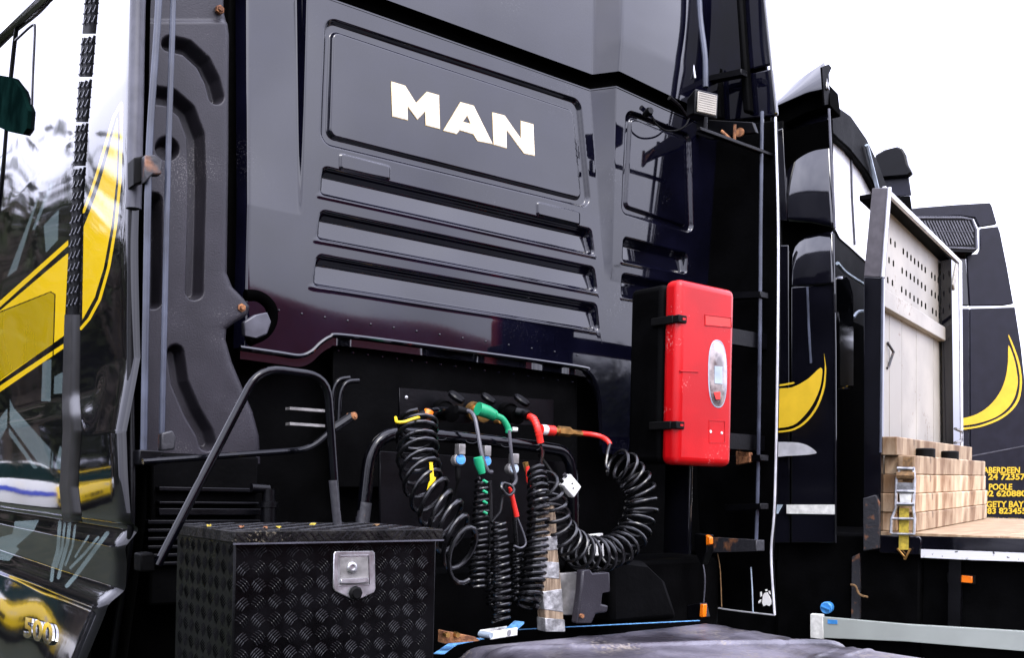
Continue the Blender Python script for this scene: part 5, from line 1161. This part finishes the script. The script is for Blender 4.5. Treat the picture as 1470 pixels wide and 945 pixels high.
# ================================================================== surroundings that the glossy paint mirrors
M['bark'] = mat('bark', (0.05, 0.038, 0.028), 0.9, var=0.4, bump=0.5)
M['leaf'] = mat('leaf', (0.012, 0.018, 0.006), 0.8, var=0.5, scale=2, spec=0.2, c2=(0.03, 0.036, 0.012))
def tree_meshes(seed, H_, bare):
    rnd = random.Random(seed); tm = MB(); tips = []
    def limb(p, d, L_, r, lv):
        n = 4; pts = [p]; q = p.copy()
        for i in range(n): d = (d+Vector((rnd.uniform(-1, 1), rnd.uniform(-1, 1), rnd.uniform(-0.3, 0.6)))*0.16).normalized(); q = q+d*L_/n; pts.append(q.copy())
        tm.tube(pts, [r*(1-0.55*i/n) for i in range(n+1)], 5 if lv else 8, False)
        if lv >= 3: tips.append(q); return
        for k in range(4 if lv < 2 else 5):
            a = rnd.uniform(0, 2*PI); t = rnd.uniform(0.45, 1); b = pts[min(n, int(t*n))]
            limb(b, (d*0.6+Vector((math.cos(a), math.sin(a), rnd.uniform(0.0, 0.6)))*0.75).normalized(), L_*rnd.uniform(0.5, 0.72), r*0.45, lv+1)
        tips.append(q)
    limb(Vector((0, 0, -0.05)), Vector((0, 0, 1)), H_*0.42, H_*0.022, 0)
    lm = MB(); nl = 2 if bare else 48
    for t in tips:
        for _ in range(nl):
            c = t+Vector((rnd.gauss(0, 1), rnd.gauss(0, 1), rnd.gauss(0, 0.8)))*H_*0.055; s = rnd.uniform(0.06, 0.13)*H_/8
            u = Vector((rnd.gauss(0, 1), rnd.gauss(0, 1), rnd.gauss(0, 1))).normalized(); v = u.orthogonal().normalized()
            lm.add([c-u*s*1.5, c+v*s*0.6, c+u*s*1.5, c-v*s*0.6], [(0, 1, 2, 3)])
    return tm, lm
protos = []
for sd, H_, bare in ((1, 9, False), (2, 11, False), (3, 9, True)):
    tm, lm = tree_meshes(sd, H_, bare); r = thing('tree', 'x', 'tree', (0, 0, -50)); ORG[r.name] = Vector((0, 0, 0))
    t = tm.build('trunk', 'bark', r); c = lm.build('crown', 'leaf', r); t.location = c.location = (0, 0, 0); protos.append((r, t, c))
used = set()
def put_tree(k, x, y, s, rz, label, group):
    r, t, c = protos[k]
    if k in used:
        nr = r.copy(); col.objects.link(nr)
        for ch in (t, c): d = ch.copy(); col.objects.link(d); d.parent = nr
    else: nr = r; used.add(k)
    nr.location = (x, y, 0); nr.scale = (s, s, s); nr.rotation_euler = (0, 0, rz); nr['label'] = label; nr['group'] = group
for i in range(9): put_tree(i % 2, 6+i*4.6+random.uniform(-1, 1), -31+random.uniform(-2, 2), random.uniform(0.85, 1.1), random.uniform(0, 6), 'leafy tree in the row across the field behind the trucks', 'trees across the field')
for i in range(9): put_tree((1, 0, 0, 1)[i % 4], -21+i*3.0+random.uniform(-0.6, 0.6), 41+random.uniform(-2, 2), random.uniform(1.4, 1.75), random.uniform(0, 6), 'tree in the row ahead of the parked show cars', 'trees ahead of the cars')

for i in range(5): put_tree(2, -15+i*3.2, 33+random.uniform(-1, 1), random.uniform(2.0, 2.5), random.uniform(0, 6), 'tall nearly bare tree standing in front of the hedge ahead', 'bare trees before the hedge')

def car(name, label, loc, rz, paint, stripe=None, W_=1.8, Lc=4.4, Hc=1.42):
    r = thing(name, label, 'car', (0, 0, 0), 'cars parked on the grass'); sec = []
    body = [(-2.2, 0.35, 0.62), (-2.12, 0.28, 0.82), (-1.3, 0.24, 0.92), (-0.6, 0.24, 0.94), (0.9, 0.24, 0.95), (1.9, 0.28, 0.92), (2.15, 0.36, 0.72)]
    wds = [0.70, 0.84, 0.89, 0.9, 0.9, 0.86, 0.72]; vs = []; fs = []
    for (x, zl_, zh), w_ in zip(body, wds):
        w_ *= W_/1.8; vs += [(x, -w_*0.9, zl_), (x, -w_, (zl_+zh)/2), (x, -w_*0.94, zh-0.03), (x, -w_*0.6, zh), (x, w_*0.6, zh), (x, w_*0.94, zh-0.03), (x, w_, (zl_+zh)/2), (x, w_*0.9, zl_)]
    n = len(body)
    for i in range(n-1):
        for k in range(8): fs.append((8*i+k, 8*i+(k+1) % 8, 8*i+8+(k+1) % 8, 8*i+8+k))
    fs += [tuple(range(7, -1, -1)), tuple(8*(n-1)+k for k in range(8))]
    MB().add(vs, fs).build('body', paint, r, bevel=0.02)
    cb = MB().hexa([(-0.75, -0.78, 0.90), (1.7, -0.78, 0.90), (1.7, 0.78, 0.90), (-0.75, 0.78, 0.90), (-0.05, -0.60, Hc-0.03), (1.05, -0.60, Hc-0.03), (1.05, 0.60, Hc-0.03), (-0.05, 0.60, Hc-0.03)]).build('windows', 'glass', r, bevel=0.02)
    MB().box((-0.06, -0.61, Hc-0.04), (1.06, 0.61, Hc)).build('roof', paint, r, bevel=0.015)
    for x in (-1.38, 1.36):
        for y in (-1, 1):
            t = MB().lathe((x, y*0.80, 0.32), (0, y, 0), [(-0.10, 0.2), (-0.10, 0.30), (-0.06, 0.32), (0.06, 0.32), (0.10, 0.29), (0.10, 0.2)], 28).build('wheel', 'tyre', r); MB().lathe((x, y*0.80, 0.32), (0, y, 0), [(0.10, 0.21), (0.07, 0.17), (0.09, 0.05), (0.09, 0)], 20).build('rim', 'rim', t)
    for y in (-0.55, 0.55): MB().lathe((-2.16, y, 0.66), (-1, 0, 0.2), [(-0.04, 0.10), (0.02, 0.09), (0.03, 0)], 14).build('headlight', 'lampglass', r)
    MB().box((-2.22, -0.35, 0.40), (-2.17, 0.35, 0.52)).build('grille', 'rubber', r)
    if stripe:
        for y in (-1, 1): MB().box((-1.9, y*0.905-0.006, 0.58), (1.8, y*0.905+0.006, 0.68)).build('side_stripe', stripe, r)
    r.location = loc; r.rotation_euler = (0, 0, rz); return r
M['carwhite'] = mat('white_car_paint', (0.75, 0.75, 0.76), 0.2, coat=0.6, var=0.03); M['caryellow'] = mat('yellow_car_paint', (0.75, 0.50, 0.01), 0.2, coat=0.6, var=0.05)
M['carblue'] = mat('blue_stripe', (0.02, 0.05, 0.45), 0.4); M['maroon'] = mat('maroon_coachwork', (0.20, 0.008, 0.028), 0.3, coat=0.3, var=0.1)
car('parked_car', 'yellow sports car on the grass ahead of the near truck', (-6.2, 30.0, 0), math.radians(118), 'caryellow')
car('parked_car', 'white car with blue side stripe ahead of the near truck, left of the yellow car', (-3.4, 28.5, 0), math.radians(150), 'carwhite', 'carblue')
car('parked_car', 'white car with blue side stripe parked behind the yellow sports car', (-8.6, 33.0, 0), math.radians(100), 'carwhite', 'carblue')
# hedge closing the field ahead
rnd = random.Random(5); hm = MB()
for _ in range(14000):
    x = rnd.uniform(-42, 14); z = 5.5*rnd.random()**0.9*(0.75+0.25*math.sin(x*0.7)); c = Vector((x, 38+rnd.uniform(-0.8, 0.8), z)); s = rnd.uniform(0.12, 0.30)
    u = Vector((rnd.gauss(0, 1), rnd.gauss(0, 1), rnd.gauss(0, 1))).normalized(); v = u.orthogonal().normalized(); hm.add([c-u*s, c+v*s*0.7, c+u*s, c-v*s*0.7], [(0, 1, 2, 3)])
hg = recenter(hm.build('hedge', 'leaf')); tag(hg, 'dark green hedge closing the field ahead of the parked cars', 'hedge')
hm = MB()
for _ in range(12000):
    x = rnd.uniform(-10, 60); z = 6.0*rnd.random()**0.8*(0.75+0.25*math.sin(x*0.5)); c = Vector((x, -30+rnd.uniform(-0.8, 0.8), z)); s = rnd.uniform(0.15, 0.38)
    u = Vector((rnd.gauss(0, 1), rnd.gauss(0, 1), rnd.gauss(0, 1))).normalized(); v = u.orthogonal().normalized(); hm.add([c-u*s, c+v*s*0.7, c+u*s, c-v*s*0.7], [(0, 1, 2, 3)])
hg = recenter(hm.build('hedge', 'leaf')); tag(hg, 'tall hedge under the tree row across the field behind the trucks', 'hedge')
# maroon coach behind the photographer
def coach(loc, rz):
    r = thing('parked_coach', 'tall maroon coach with dark windows parked behind the trucks', 'coach', (0, 0, 0))
    MB().box((-4.6, -1.2, 0.45), (4.6, 1.2, 3.75)).build('body', 'maroon', r, bevel=0.12, seg=4)
    for i in range(6): MB().box((-4.2+i*1.42, -1.215, 1.7), (-4.2+i*1.42+1.3, 1.215, 2.7)).build('window', 'glass', r, bevel=0.01)
    MB().box((-4.63, -1.0, 1.4), (-4.55, 1.0, 2.9)).build('windscreen', 'glass', r, bevel=0.02)
    for x in (-3.0, 2.6):
        for y in (-1, 1):
            t = MB().lathe((x, y*1.06, 0.5), (0, y, 0), [(-0.14, 0.3), (-0.14, 0.44), (-0.1, 0.5), (0.1, 0.5), (0.14, 0.44), (0.14, 0.3)], 28).build('wheel', 'tyre', r); MB().lathe((x, y*1.06, 0.5), (0, y, 0), [(0.14, 0.31), (0.08, 0.26), (0.12, 0.1), (0.12, 0)], 20).build('rim', 'rim', t)
    r.location = loc; r.rotation_euler = (0, 0, rz)
coach((6.0, -6.8, 0), math.radians(-13))
